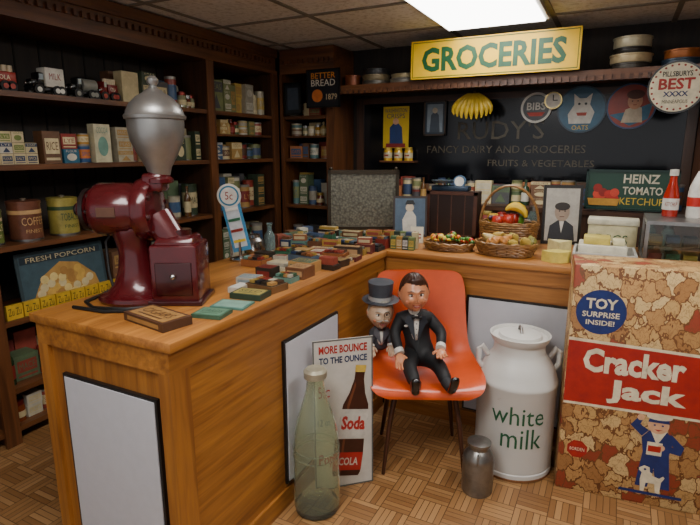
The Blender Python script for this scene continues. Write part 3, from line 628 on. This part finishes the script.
for (x,y_,r,h) in ((-.40,3.03,.03,.2),(-.47,3.06,.028,.17),(.16,3.0,.035,.16),(.25,3.02,.03,.14)):
    b=B('glass_jar',(x,y_,C+.0005)); b.lathe([(0,0),(r,0),(r*1.02,h*.1),(r*1.02,h*.7),(r*.7,h*.82),(r*.7,h*.9),(r*.62,h*.9),(r*.62,h*.8),(r*.92,h*.68),(r*.92,.01),(0,.01)],M('c8dcd8',.05,0,0,trans=.9)); b.lathe([(r*.74,h*.88),(r*.76,h*.88),(r*.76,h),(0,h)],steel); b.done()
b=B('butter_tray',(-.025,2.63,C+.0005),2); e=M('c4c2ba',.35)
b.b2(-.13,.13,-.12,.12,0,.012,e)
for a in ((-.13,.13,-.12,-.11),(-.13,.13,.11,.12),(-.13,-.12,-.11,.11),(.12,.13,-.11,.11)): b.b2(a[0],a[1],a[2],a[3],.012,.055,e)
b.b2(-.11,.09,-.08,.09,.0122,.085,M('d0caB4',.5),.006); b.b2(-.09,.02,-.06,.04,.0855,.12,M('ccb95a',.45),.005); b.b2(.03,.08,-.05,.03,.0855,.11,M('d4cca0',.45),.005)
b.done()
b=B('egg_carton',(.0,2.92,C+.0005),0); b.b2(-.11,.11,-.06,.06,0,.14,M('bfb890',.7),.004); b.b2(-.115,.115,-.065,.065,.1405,.17,M('c8c4ac',.7),.004); b.text('EGGS',0,.07,.14,.05,-.061,M('3d5a34')); b.done()
b=B('glass_display_case',(.345,2.66,C+.0005),0); al=M('9a9a98',.3,.9)
b.b2(-.22,.22,-.16,.16,0,.03,al); b.b2(-.22,.22,-.16,.16,.20,.215,al)
for x in (-.213,.213):
    for y_ in (-.153,.153): b.b2(x-.007,x+.007,y_-.007,y_+.007,.03,.2,al)
b.b2(-.206,.206,-.155,-.152,.03,.2,glass); b.b2(-.215,-.212,-.146,.146,.03,.2,glass); b.b2(-.206,.206,-.1,.14,.10,.104,glass)
for i in range(6): b.box((-.17+i*.065,-.04,.05),(.05,.1,.035),M(CB[i*2],.5)); b.box((-.17+i*.065,.0,.12),(.05,.08,.03),M(CB[i*2+1],.5))
b.done()
b=B('ketchup_bottle',(.22,2.72,C+.216)); b.lathe([(0,0),(.03,0),(.032,.01),(.032,.09),(.016,.15),(.014,.18),(0,.18)],M('98241a',.12,coat=.6)); b.lathe([(.016,.178),(.018,.18),(.018,.205),(0,.207)],M('c8c4ba',.35)); b.lathe([(.033,.03),(.033,.08)],M('c8c4ba',.5)); b.text('KETCHUP',0,.055,.05,.018,0,M('8c1f14'),warp=lambda a,c_:(.034*math.sin(a/.034),-.034*math.cos(a/.034),c_)); b.done()
b=B('squeeze_bottle',(.31,2.70,C+.216)); b.lathe([(0,0),(.03,0),(.032,.01),(.032,.11),(.03,.12),(.03,.13),(.008,.19),(.004,.2),(0,.2)],M('d0ccc2',.3)); b.lathe([(.0325,.05),(.0325,.09)],M('b4261a',.4)); b.done()
b=B('candy_jar',(.42,2.70,C+.216)); b.lathe([(0,0),(.05,0),(.055,.02),(.055,.1),(.035,.13),(.035,.14),(0,.14)],M('c9702a',.2,coat=.5)); b.lathe([(.04,.135),(.042,.14),(.042,.155),(.01,.165),(.012,.18),(0,.185)],M('b4261a',.3)); b.done()
g=B('back_cabinet_goods'); random.seed(21); fill(g,T(-1.85,3.5,0),2.2,1.0305,.17); g.done()
g=B('ledger_books',(.58,3.6,1.0305))
for i in range(4): g.box((0,0,.02+i*.042),(.2-.01*i,.14,.04),M(['3a2418','7a1f1f','24385a','5b3a22'][i],.6),RZ(i*4-6))
g.done()
# ---------------------------------------------------------------- chair
chr_=T(-.70,2.09,0)@RZ(25)
ch=B('shell_chair',rot=chr_); om=M('cc4c18',.33,0,.05,coat=.3)
pr0=[(-.228,.385,.165,0),(-.226,.402,.205,.002),(-.208,.416,.232,.012),(-.15,.415,.248,.028),(-.08,.405,.252,.04),(0,.397,.25,.05),(.07,.397,.245,.055),(.125,.415,.238,.055),(.16,.455,.23,.05),(.182,.51,.222,.042),(.2,.58,.218,.032),(.217,.66,.215,.024),(.232,.73,.213,.016),(.243,.78,.203,.010),(.248,.805,.185,.006),(.250,.817,.150,.004),(.2505,.820,.10,.003)]
def cat(P,n):
    o=[]
    for i in range(len(P)-1):
        p0=P[max(i-1,0)];p1=P[i];p2=P[i+1];p3=P[min(i+2,len(P)-1)]
        for k in range(n):
            t=k/n; o.append(tuple(.5*((2*b_)+(-a+c_)*t+(2*a-5*b_+4*c_-d_)*t*t+(-a+3*b_-3*c_+d_)*t**3) for a,b_,c_,d_ in zip(p0,p1,p2,p3)))
    o.append(P[-1]); return o
prof=cat(pr0,3)
nU=28; vs=[]
def nrm(i):
    a=prof[max(i-1,0)];b_=prof[min(i+1,len(prof)-1)]; d=Vector((b_[0]-a[0],b_[1]-a[1])); d.normalize(); return Vector((-d.y,d.x))
for off in (0,-.006):
    for i,(y_,z_,w_,l_) in enumerate(prof):
        n_=nrm(i)
        for k in range(nU+1):
            s_=-1+2*k/nU; o=l_*abs(s_)**2.4+off
            vs.append((w_*s_,y_+n_.x*o,z_+n_.y*o))
N0=len(vs)//2
fs=[]; q=nU+1
for i in range(len(prof)-1):
    for k in range(nU):
        fs.append((i*q+k,i*q+k+1,(i+1)*q+k+1,(i+1)*q+k)); fs.append((N0+i*q+k,N0+(i+1)*q+k,N0+(i+1)*q+k+1,N0+i*q+k+1))
    fs.append((i*q,(i+1)*q,N0+(i+1)*q,N0+i*q)); fs.append((i*q+nU,N0+i*q+nU,N0+(i+1)*q+nU,(i+1)*q+nU))
for k in range(nU): fs.append((k,N0+k,N0+k+1,k+1)); t_=(len(prof)-1)*q; fs.append((t_+k,t_+k+1,N0+t_+k+1,N0+t_+k))
ch.add(vs,fs,om)
lg=M('4a2a1a',.4,.2)
for sx in (-1,1):
    ch.tube([(sx*.12,-.11,.392),(sx*.15,-.14,.22),(sx*.175,-.165,.0)],[.013,.011,.008],lg); ch.tube([(sx*.12,.08,.38),(sx*.15,.13,.2),(sx*.175,.16,0)],[.013,.011,.008],lg)
ch.tube([(-.125,-.11,.385),(.125,-.11,.385)],.009,lg); ch.tube([(-.125,.08,.375),(.125,.08,.375)],.009,lg); ch.tube([(-.12,-.11,.383),(-.12,.08,.375)],.008,lg); ch.tube([(.12,-.11,.383),(.12,.08,.375)],.008,lg)
ch.done(60)
# ---------------------------------------------------------------- puppets
def head(b,X,H,skin,hair):
    nu,nv=88,64; vs=[]; fs={0:[],1:[]}
    def g2(x,z,cx,cz,sx,sz): return math.exp(-((x-cx)/sx)**2-((z-cz)/sz)**2)
    def hd(dx,dy,dz):
        top=.60-.14*dx
        if dy<-.5: thr=top
        elif dy<.0: thr=top*(1-(dy+.5)/.5)+(-.05)*((dy+.5)/.5)
        elif dy<.12: thr=-.05-(dy/.12)*.4
        else: thr=-.45
        return dz-thr
    for j in range(nv+1):
        ph=-math.pi/2+math.pi*j/nv
        for i in range(nu):
            th=2*math.pi*i/nu; dx,dy,dz=math.cos(ph)*math.cos(th),math.cos(ph)*math.sin(th),math.sin(ph)
            x,y_,z=dx*.37,dy*.43,dz*.5
            if dz<0:
                x*=1-.20*(-dz)**1.6
                if dy>0: y_*=1-.18*(-dz)
            x*=1+.07*g2(dz,0,-.45,0,.25,1)+.03*g2(dz,0,-.15,0,.15,1)
            if dy<0:
                f_=.13*g2(dx,dz,0,-.15,.10,.10)+.06*g2(dx,dz,0,.02,.06,.16)
                f_+=.035*g2(dx,dz,.42,-.22,.17,.16)+.035*g2(dx,dz,-.42,-.22,.17,.16)
                f_-=.05*g2(dx,dz,.33,.08,.17,.11)+.05*g2(dx,dz,-.33,.08,.17,.11)
                f_+=.07*g2(dx,dz,0,-.80,.22,.16)+.02*g2(dx,dz,0,-.45,.28,.10)+.03*g2(dx,dz,0,.28,.55,.08)
                f_-=.02*g2(dx,dz,.30,-.42,.06,.18)+.02*g2(dx,dz,-.30,-.42,.06,.18)+.02*g2(dx,dz,0,-.62,.25,.06)
                y_-=f_
            h=hd(dx,dy,dz); t=max(0,min(1,h/.14)); t=t*t*(3-2*t)
            gr_=1+.075*t*(1+.15*math.sin(th*18+dz*7))
            if dy<-.2 and h>0: z+=.05*t*g2(dx,0,.2,0,.45,1); y_-=.02*t
            vs.append((x*gr_*H,y_*gr_*H,z*gr_*H))
    for j in range(nv):
        for i in range(nu):
            k=(i+1)%nu; th=2*math.pi*(i+.5)/nu; ph=-math.pi/2+math.pi*(j+.5)/nv
            dx,dy,dz=math.cos(ph)*math.cos(th),math.cos(ph)*math.sin(th),math.sin(ph)
            fs[1 if hd(dx,dy,dz)>.01 else 0].append((j*nu+i,j*nu+k,(j+1)*nu+k,(j+1)*nu+i))
    b.add(vs,fs[0],skin,X); b.add(vs,fs[1],hair,X)
    dk=M('2a1a12',.4)
    for sx in (-1,1):
        b.sph((sx*.125*H,-.345*H,.045*H),(.066*H,.055*H,.043*H),M('e0dcd0',.25),X,16)
        b.sph((sx*.12*H,-.388*H,.045*H),(.030*H,.016*H,.034*H),M('4a2c18',.15),X,12); b.sph((sx*.12*H,-.400*H,.045*H),(.014*H,.007*H,.016*H),blk,X,10)
        b.tube([(sx*.055*H,-.365*H,.065*H),(sx*.125*H,-.392*H,.090*H),(sx*.205*H,-.335*H,.06*H)],.011*H,dk,8,X=X)
        b.tube([(sx*.062*H,-.372*H,.022*H),(sx*.125*H,-.388*H,.004*H),(sx*.19*H,-.345*H,.022*H)],.008*H,skin,8,X=X)
        b.tube([(sx*.045*H,-.42*H,.135*H),(sx*.12*H,-.42*H,.175*H),(sx*.22*H,-.36*H,.145*H)],[.009*H,.014*H,.007*H],hair,8,X=X)
        b.sph((sx*.385*H,.03*H,.0*H),(.035*H,.065*H,.105*H),skin,X,14); b.sph((sx*.41*H,.005*H,.005*H),(.018*H,.03*H,.06*H),M('9a523c',.5),X,10)
        b.sph((sx*.215*H,-.352*H,-.125*H),(.07*H,.022*H,.05*H),M('c47a58',.4),X,14)
        b.tube([(sx*.12*H,-.405*H,-.20*H),(sx*.12*H,-.40*H,-.3*H),(sx*.10*H,-.37*H,-.42*H)],.004*H,M('5a2a1c',.5),6,X=X)
        b.tube([(0,-.452*H,-.215*H),(sx*.06*H,-.440*H,-.212*H),(sx*.115*H,-.405*H,-.185*H)],[.013*H,.012*H,.004*H],M('963028',.35),8,X=X)
        b.tube([(0,-.445*H,-.262*H),(sx*.055*H,-.432*H,-.25*H),(sx*.11*H,-.40*H,-.19*H)],[.016*H,.013*H,.004*H],M('9c362c',.35),8,X=X)
        b.sph((sx*.028*H,-.515*H,-.092*H),(.02*H,.02*H,.014*H),skin,X,8)
    b.sph((0,-.425*H,-.235*H),(.08*H,.018*H,.022*H),M('e0dcd0',.3),X,12)
sk=M('cc8860',.38,0,.08,coat=.25); hr=M('3a2014',.4)
def hand(b,X,m,s=1,side=1):
    b.sph((0,0,-.022*s),(.018*s,.009*s,.024*s),m,X,12)
    for i,(x,l) in enumerate(((-.013,.030),(-.0045,.035),(.0045,.033),(.0125,.026))):
        b.tube([(x*s,0,-.030*s),(x*s*1.15,-.003*s,-(.036+l*.5)*s),(x*s*1.2,-.009*s,-(.036+l*.85)*s),(x*s*1.2,-.012*s,-(.036+l*1.0)*s)],[.0052*s,.0048*s,.0042*s,.002*s],m,8,X=X)
    b.tube([(side*.012*s,0,-.010*s),(side*.025*s,-.006*s,-.026*s),(side*.027*s,-.013*s,-.040*s)],[.006*s,.0052*s,.004*s],m,8,X=X)
d=B('ventriloquist_dummy',rot=chr_); suit=M('101114',.65,0,.2)
V=[(-.01,.03,.475),(-.02,.05,.535),(-.03,.06,.60),(-.035,.06,.645),(-.04,.055,.685),
   (-.098,.055,.640),(-.128,.03,.575),(-.108,-.045,.520),
   (.033,.055,.637),(.085,.03,.580),(.070,-.050,.545),
   (-.05,.01,.468),(-.070,-.10,.475),(-.050,-.205,.440),
   (.03,.01,.468),(.060,-.10,.478),(.080,-.205,.448)]
E=[(0,1),(1,2),(2,3),(3,4),(3,5),(5,6),(6,7),(3,8),(8,9),(9,10),(0,11),(11,12),(12,13),(0,14),(14,15),(15,16)]
Rr=[(.066,.05),(.062,.048),(.07,.048),(.056,.040),(.024,.024),.032,.027,.021,.032,.027,.021,.042,.034,.028,.042,.034,.028]
d.skin(V,E,Rr,suit,2,0)
X=T(-.033,.0,.60)@RX(-4)
d.sph((0,.014,.010),(.024,.026,.060),M('d4d0c6',.5),X,18)
lap=M('24262c',.25)
for sx in (-1,1):
    d.add([(sx*.014,-.004,.070),(sx*.040,.004,.066),(sx*.050,-.004,.040),(sx*.038,-.010,.030),(sx*.004,-.019,-.050)],[(0,1,2,3,4)],lap,X)
    d.lathe([(0,0),(.004,0),(.011,.018),(.009,.022),(0,.022)],M('0a0a0c',.3),X@T(0,-.018,.066)@RY(sx*90),10)
d.sph((0,-.02,.066),(.006,.007,.007),M('0a0a0c',.3),X,8)
for z_ in (.035,.010,-.015): d.sph((0,-.0135,z_),.0026,blk,X,8)
d.tube([(-.038,.05,.665),(-.042,.045,.698)],[.027,.024],M('d4d0c6',.5),16)
d.sph((-.078,-.0,.622),(.009,.006,.006),M('d4d0c6',.5))
for (a,b_) in (((-.112,-.036,.527),(-.106,-.053,.513)),((.073,-.040,.549),(.068,-.060,.541))): d.tube([a,b_],.0215,M('d4d0c6',.5),14)
hand(d,T(-.105,-.052,.514)@RX(-52)@RZ(8),sk,1.25,1); hand(d,T(.067,-.060,.539)@RX(-78)@RZ(-8),sk,1.25,-1)
d.tube([(-.042,.047,.68),(-.043,.04,.72)],.019,sk,14)
head(d,T(-.045,.025,.768)@RZ(5)@RY(-3)@RX(3),.168,sk,hr)
sh=M('0c0c0e',.15,coat=.6)
for (x,y_,z_,a) in ((-.050,-.215,.438,-6),(.082,-.215,.446,16)):
    X=T(x,y_,z_)@RZ(a)
    d.tube([(0,.02,.004),(0,-.028,-.006)],[.024,.020],M('1a1a1e',.7),12,X=X)
    d.skin([(0,-.02,-.016),(0,-.035,-.008),(0,-.052,.018),(0,-.062,.046),(0,-.064,.062)],[(0,1),(1,2),(2,3),(3,4)],[(.018,.016),(.02,.018),(.02,.016),(.022,.014),(.016,.010)],sh,2,0,X)
d.done(70)
d=B('top_hat_puppet',rot=chr_@T(-.185,.070,-.015)@RZ(8)); s2=M('ccae90',.45); gh=M('9a958a',.7); jk=M('3a3c42',.7)
d.skin([(0,.03,.480),(0,.035,.53),(0,.04,.575),(0,.035,.61),(-.036,.035,.57),(-.044,.0,.525),(.036,.035,.57),(.044,.0,.525)],[(0,1),(1,2),(2,3),(2,4),(4,5),(2,6),(6,7)],[(.042,.034),(.042,.032),(.04,.03),(.018,.018),.018,.015,.018,.015],jk,2)
d.sph((0,.010,.56),(.020,.024,.045),M('d4d0c6',.5),None,14)
for sx in (-1,1): d.add([(sx*.010,-.010,.605),(sx*.032,-.002,.600),(sx*.036,-.004,.575),(sx*.003,-.018,.530)],[(0,1,2,3)],M('55575e',.5)); d.tube([(sx*.044,.002,.522),(sx*.044,-.004,.514)],.015,M('d4d0c6',.5),12)
hand(d,T(-.044,-.006,.520)@RX(-30),s2,.8,1); hand(d,T(.044,-.006,.520)@RX(-30),s2,.8,-1)
head(d,T(0,.025,.670)@RX(4),.152,s2,gh)
for sx in (-1,1): d.tube([(0,-.052,.655),(sx*.012,-.054,.652),(sx*.028,-.045,.646)],[.003,.005,.002],gh)
d.tube([(.0185+.013*math.cos(i*.5236),-.043,.677+.013*math.sin(i*.5236)) for i in range(12)],.0014,blk,6,True)
d.tube([(.031,-.042,.672),(.034,-.036,.64),(.026,-.020,.600)],.001,blk,5)
hm=M('3a3e46',.5)
d.lathe([(0,.0),(.078,0),(.085,.006),(.078,.008),(.056,.008),(.052,.03),(.058,.085),(.058,.09),(0,.092)],hm,T(0,.03,.724)@RX(4),32); d.lathe([(.0565,.009),(.0545,.028)],M('9a9a98',.5),T(0,.03,.724)@RX(4),32)
d.sph((0,-.012,.602),(.02,.008,.010),blk)
d.done(70)
# ---------------------------------------------------------------- milk can
def rust_white():
    m,nt,b=newmat('chipped_white_paint'); L=nt.links.new; N=nt.nodes.new
    tc=N('ShaderNodeTexCoord'); n=N('ShaderNodeTexNoise'); n.inputs['Scale'].default_value=9; n.inputs['Detail'].default_value=10; n.inputs['Roughness'].default_value=.7
    r=N('ShaderNodeValToRGB'); r.color_ramp.elements[0].position=.31; r.color_ramp.elements[1].position=.37; r.color_ramp.elements[0].color=lin('7a5a3a'); r.color_ramp.elements[1].color=lin('cccbc5')
    L(tc.outputs['Object'],n.inputs['Vector']);L(n.outputs['Fac'],r.inputs[0]);L(r.outputs[0],b.inputs['Base Color']); b.inputs['Roughness'].default_value=.4
    bp=N('ShaderNodeBump'); bp.inputs['Strength'].default_value=.3; bp.inputs['Distance'].default_value=.012; n2=N('ShaderNodeTexNoise'); n2.inputs['Scale'].default_value=6; L(tc.outputs['Object'],n2.inputs['Vector']); L(n2.outputs['Fac'],bp.inputs['Height']); L(bp.outputs[0],b.inputs['Normal'])
    return m
m_=B('milk_can'); m_.T=T(-.31,2.222,0)@RZ(20); rw=rust_white(); r_=.166
m_.lathe([(0,0),(r_*.98,0),(r_*1.01,.006),(r_*1.01,.03),(r_*.99,.034),(r_,.05),(r_,.40),(r_*1.015,.405),(r_*1.015,.418),(r_*.99,.425),(r_*.93,.46),(r_*.80,.50),(r_*.68,.525),(r_*.64,.545),(r_*.64,.575),(r_*.70,.585),(r_*.74,.60),(r_*.76,.612),(r_*.72,.612),(r_*.68,.60),(r_*.55,.597),(r_*.52,.612),(r_*.3,.618),(0,.62)],rw,seg=48)
m_.lathe([(r_*1.018,.004),(r_*1.018,.014)],M('8a5a34',.6),seg=48)
wp=lambda a,c_:(r_*1.012*math.sin(a/r_),-r_*1.012*math.cos(a/r_),c_)
gm=M('1f5a3a',.5); m_.text('white',-.02,.305,.22,.08,0,gm,warp=wp); m_.text('milk',-.0,.205,.17,.09,0,gm,warp=wp)
for sx in (-1,1):
    m_.tube([(sx*r_*.78,0,.51),(sx*r_*.94,0,.55),(sx*r_*1.02,0,.535),(sx*r_*1.02,0,.48),(sx*r_*.92,0,.455)],.011,rw,10)
m_.tube([(0,-.03,.617),(0,-.015,.638),(0,.015,.638),(0,.03,.617)],.006,steel)
m_.done()
m_=B('cream_can'); m_.T=T(-.400,1.945,0)@RZ(100); st=M('8f8d88',.35,.85,.2,14)
m_.lathe([(0,0),(.06,0),(.063,.006),(.063,.15),(.060,.165),(.045,.185),(.038,.192),(.038,.205),(.046,.21),(.048,.222),(.03,.226),(0,.227)],st,seg=32); m_.lathe([(.0645,.14),(.0645,.146)],st,seg=32)
for sx in (-1,1): m_.tube([(sx*.045,0,.185),(sx*.066,0,.188),(sx*.070,0,.165),(sx*.062,0,.15)],.004,st)
m_.done()
# ---------------------------------------------------------------- giant glass bottle
def bottle_glass():
    m,nt,b=newmat('clear_bottle_glass'); b.inputs['Base Color'].default_value=lin('eaf2dc'); b.inputs['Transmission Weight'].default_value=.93; b.inputs['Roughness'].default_value=.04; b.inputs['IOR'].default_value=1.34
    n=nt.nodes.new('ShaderNodeTexNoise'); n.inputs['Scale'].default_value=14; bp=nt.nodes.new('ShaderNodeBump'); bp.inputs['Strength'].default_value=.06; nt.links.new(n.outputs['Fac'],bp.inputs['Height']); nt.links.new(bp.outputs[0],b.inputs['Normal']); return m
b=B('glass_bottle',(-.935,1.55,0)); bg=bottle_glass()
out=[(0,.0),(.075,0),(.086,.008),(.090,.03),(.090,.10),(.088,.19),(.088,.26),(.084,.32),(.073,.38),(.057,.43),(.044,.475),(.036,.51),(.033,.54),(.032,.553),(.041,.556),(.041,.578),(.036,.583)]
inn=[(r-.005 if r>.01 else 0,z) for r,z in out[3:]][::-1]
b.lathe(out+inn+[(.06,.016),(0,.014)],bg,seg=44)
b.lathe([(.043,.553),(.044,.578),(.034,.588),(0,.589)],M('a09a84',.4,.3),seg=28)
for z_,r__ in ((.27,.0885),(.24,.0885)): b.tube([(r__*math.cos(i*math.pi/18),r__*math.sin(i*math.pi/18),z_) for i in range(36)],.0025,bg,6,True)
b.done()
# ---------------------------------------------------------------- standing soda sign
b=B('soda_bottle_sign',rot=T(-.903,1.720,0.001)@RZ(43)@RX(-2))
b.b2(-.125,.125,-.006,0,0,.645,M('bfbab0',.45,0,.1,8))
for a in ((-.125,.125,0,.006),(-.125,.125,.639,.645),(-.125,-.119,0,.645),(.119,.125,0,.645)): b.quad(*a,-.0068,M('5a5a58'))
rd=M('a8241c',.45); bl=M('24385a',.45); Y=-.0075
b.text('MORE BOUNCE',-.0,.605,.2,.034,Y,rd,bold=.03); b.text('TO THE OUNCE',.0,.56,.2,.028,Y,bl,bold=.03)
bt=[(0,.525),(.017,.525),(.017,.47),(.028,.41),(.045,.36),(.05,.30),(.046,.22),(.05,.14),(.048,.06),(.042,.045)]
out=[(x,z) for x,z in bt]+[(-x,z) for x,z in bt[::-1]]
XS=T(.04,0,0)@T(0,0,.28)@RY(8)@T(0,0,-.28)@SC(1.2,1,1)
b.poly(out,Y,M('3c1c12',.4),XS); b.poly([(-.018,.50),(.018,.50),(.019,.53),(-.019,.53)],Y-.0005,M('c8a848'),XS)
b.poly([(-.030,.06),(-.022,.06),(-.022,.35),(-.008,.44),(-.012,.46),(-.03,.36)],Y-.0004,M('6a3a24',.4),XS)
b.poly([(-.048,.21),(.048,.21),(.05,.34),(-.05,.34)],Y-.0008,M('bfbab0'),XS); b.text('Soda',0,.28,.085,.06,Y-.0012,rd,XS,bold=.04); b.poly([(-.049,.07),(.049,.07),(.049,.15),(-.049,.15)],Y-.0008,M('a8241c'),XS); b.text('COLA',0,.11,.07,.035,Y-.0012,M('c6c0b0'),XS,bold=.02)
b.text('Pop',-.072,.13,.07,.06,Y,rd,bold=.02); b.text('5c',-.08,.43,.045,.05,Y,rd); b.text('12 oz',-.08,.30,.06,.03,Y,bl)
b.done()
# ---------------------------------------------------------------- giant popcorn box
pm=blob_mat('popcorn_print',['ccaa70','c09a60','d4b67e','b08450','94402a','ccac74','ba8e56','a27444'],18,'6e4424',.045)
W_,H_,D_=.53,.955,.22
b=B('caramel_popcorn_box',(-.113,2.115,0),7)
b.b2(0,W_,0,D_,0,H_,pm,.006)
Y=-.0012; bx=M('e0d4b4',.5); bu=M('1c2f6a',.45); rd=M('a8221c',.45)
b.disc(.105,.775,.088,Y,bu,seg=48); b.text('TOY',.105,.808,.11,.042,Y-.0008,bx,bold=.03); b.text('SURPRISE',.105,.765,.13,.022,Y-.0008,bx,bold=.02); b.text('INSIDE!',.105,.733,.10,.02,Y-.0008,bx,bold=.02)
b.poly([(0.002,.385),(W_-.002,.385),(W_-.002,.645),(0.002,.665)],Y,M('e0d2b0',.5)); b.poly([(.002,.396),(W_-.002,.396),(W_-.002,.634),(.002,.653)],Y-.0006,rd)
b.text('Cracker',.235,.580,.35,.10,Y-.0014,bx,bold=.04); b.text('Jack',.29,.460,.27,.10,Y-.0014,bx,bold=.04)
b.poly([(.07+.04*math.cos(R(22.5+45*i)),.19+.04*math.sin(R(22.5+45*i))) for i in range(8)],Y,rd); b.text('BORDEN',.07,.19,.055,.014,Y-.0008,bx)
XS=T(.345,0,.08)
def P(pts,o,m):
    b.poly(pts,Y-o,m,XS)
fl=M('d8a880',.5)
P([(-.055,.0),(-.012,.0),(.002,.085),(.02,.0),(.065,.0),(.048,.15),(-.042,.15)],.0006,bu)
P([(-.042,.15),(.048,.15),(.056,.21),(.032,.245),(-.026,.245),(-.052,.21)],.0007,bu)
P([(-.052,.215),(-.095,.255),(-.07,.292),(-.052,.288),(-.062,.262),(-.03,.243)],.0008,bu)
P([(.05,.235),(.095,.19),(.085,.155),(.02,.165),(.02,.185),(.06,.185),(.03,.235)],.0008,bu)
P([(-.026,.247),(.032,.247),(.003,.185)],.0009,bx)
b.disc(-.062,.292,.013,Y-.0010,fl,XS,seg=14); b.disc(.018,.175,.013,Y-.0012,fl,XS,seg=14)
b.disc(.0,.268,.036,Y-.0010,fl,XS,rz=.036); P([(-.036,.278),(.036,.278),(.032,.298),(-.032,.298)],.0012,bu); b.disc(0,.302,.044,Y-.0013,bx,XS,rz=.013)
b.disc(-.013,.268,.004,Y-.0014,bu,XS,seg=8); b.disc(.014,.268,.004,Y-.0014,bu,XS,seg=8); P([(-.013,.250),(.015,.250),(.001,.243)],.0014,rd)
P([(-.030,.14),(.022,.14),(.022,.195),(-.030,.195)],.0011,bx); P([(-.026,.155),(.018,.155),(.018,.18),(-.026,.18)],.0013,rd)
P([(-.035,-.02),(-.022,-.02),(-.018,.018),(.012,.018),(.018,-.02),(.032,-.02),(.034,.03),(.044,.05),(.038,.058),(.026,.045),(.0,.052),(-.004,.085),(-.03,.092),(-.052,.075),(-.036,.06),(-.04,.03)],.0018,bx)
b.disc(-.026,.076,.005,Y-.0022,bu,XS,seg=8); P([(-.012,.09),(.0,.088),(.002,.062),(-.008,.066)],.0021,bu); b.disc(-.05,.075,.004,Y-.0022,blk,XS,seg=8)
P([(-.11,-.034),(.11,-.034),(.11,-.022),(-.11,-.022)],.0006,bu)
b.done()
# ---------------------------------------------------------------- world, camera
w=bpy.data.worlds.new('w'); bpy.context.scene.world=w; w.use_nodes=True; w.node_tree.nodes['Background'].inputs[0].default_value=(.97,.97,1,1); w.node_tree.nodes['Background'].inputs[1].default_value=.7
cam=bpy.data.cameras.new('camera'); co=bpy.data.objects.new('camera',cam); bpy.context.scene.collection.objects.link(co)
co.location=(0,0,1.38); co.rotation_euler=(R(90-12.2),0,R(27)); cam.sensor_width=36; cam.lens=520/700*36; cam.clip_start=.02
bpy.context.scene.camera=co
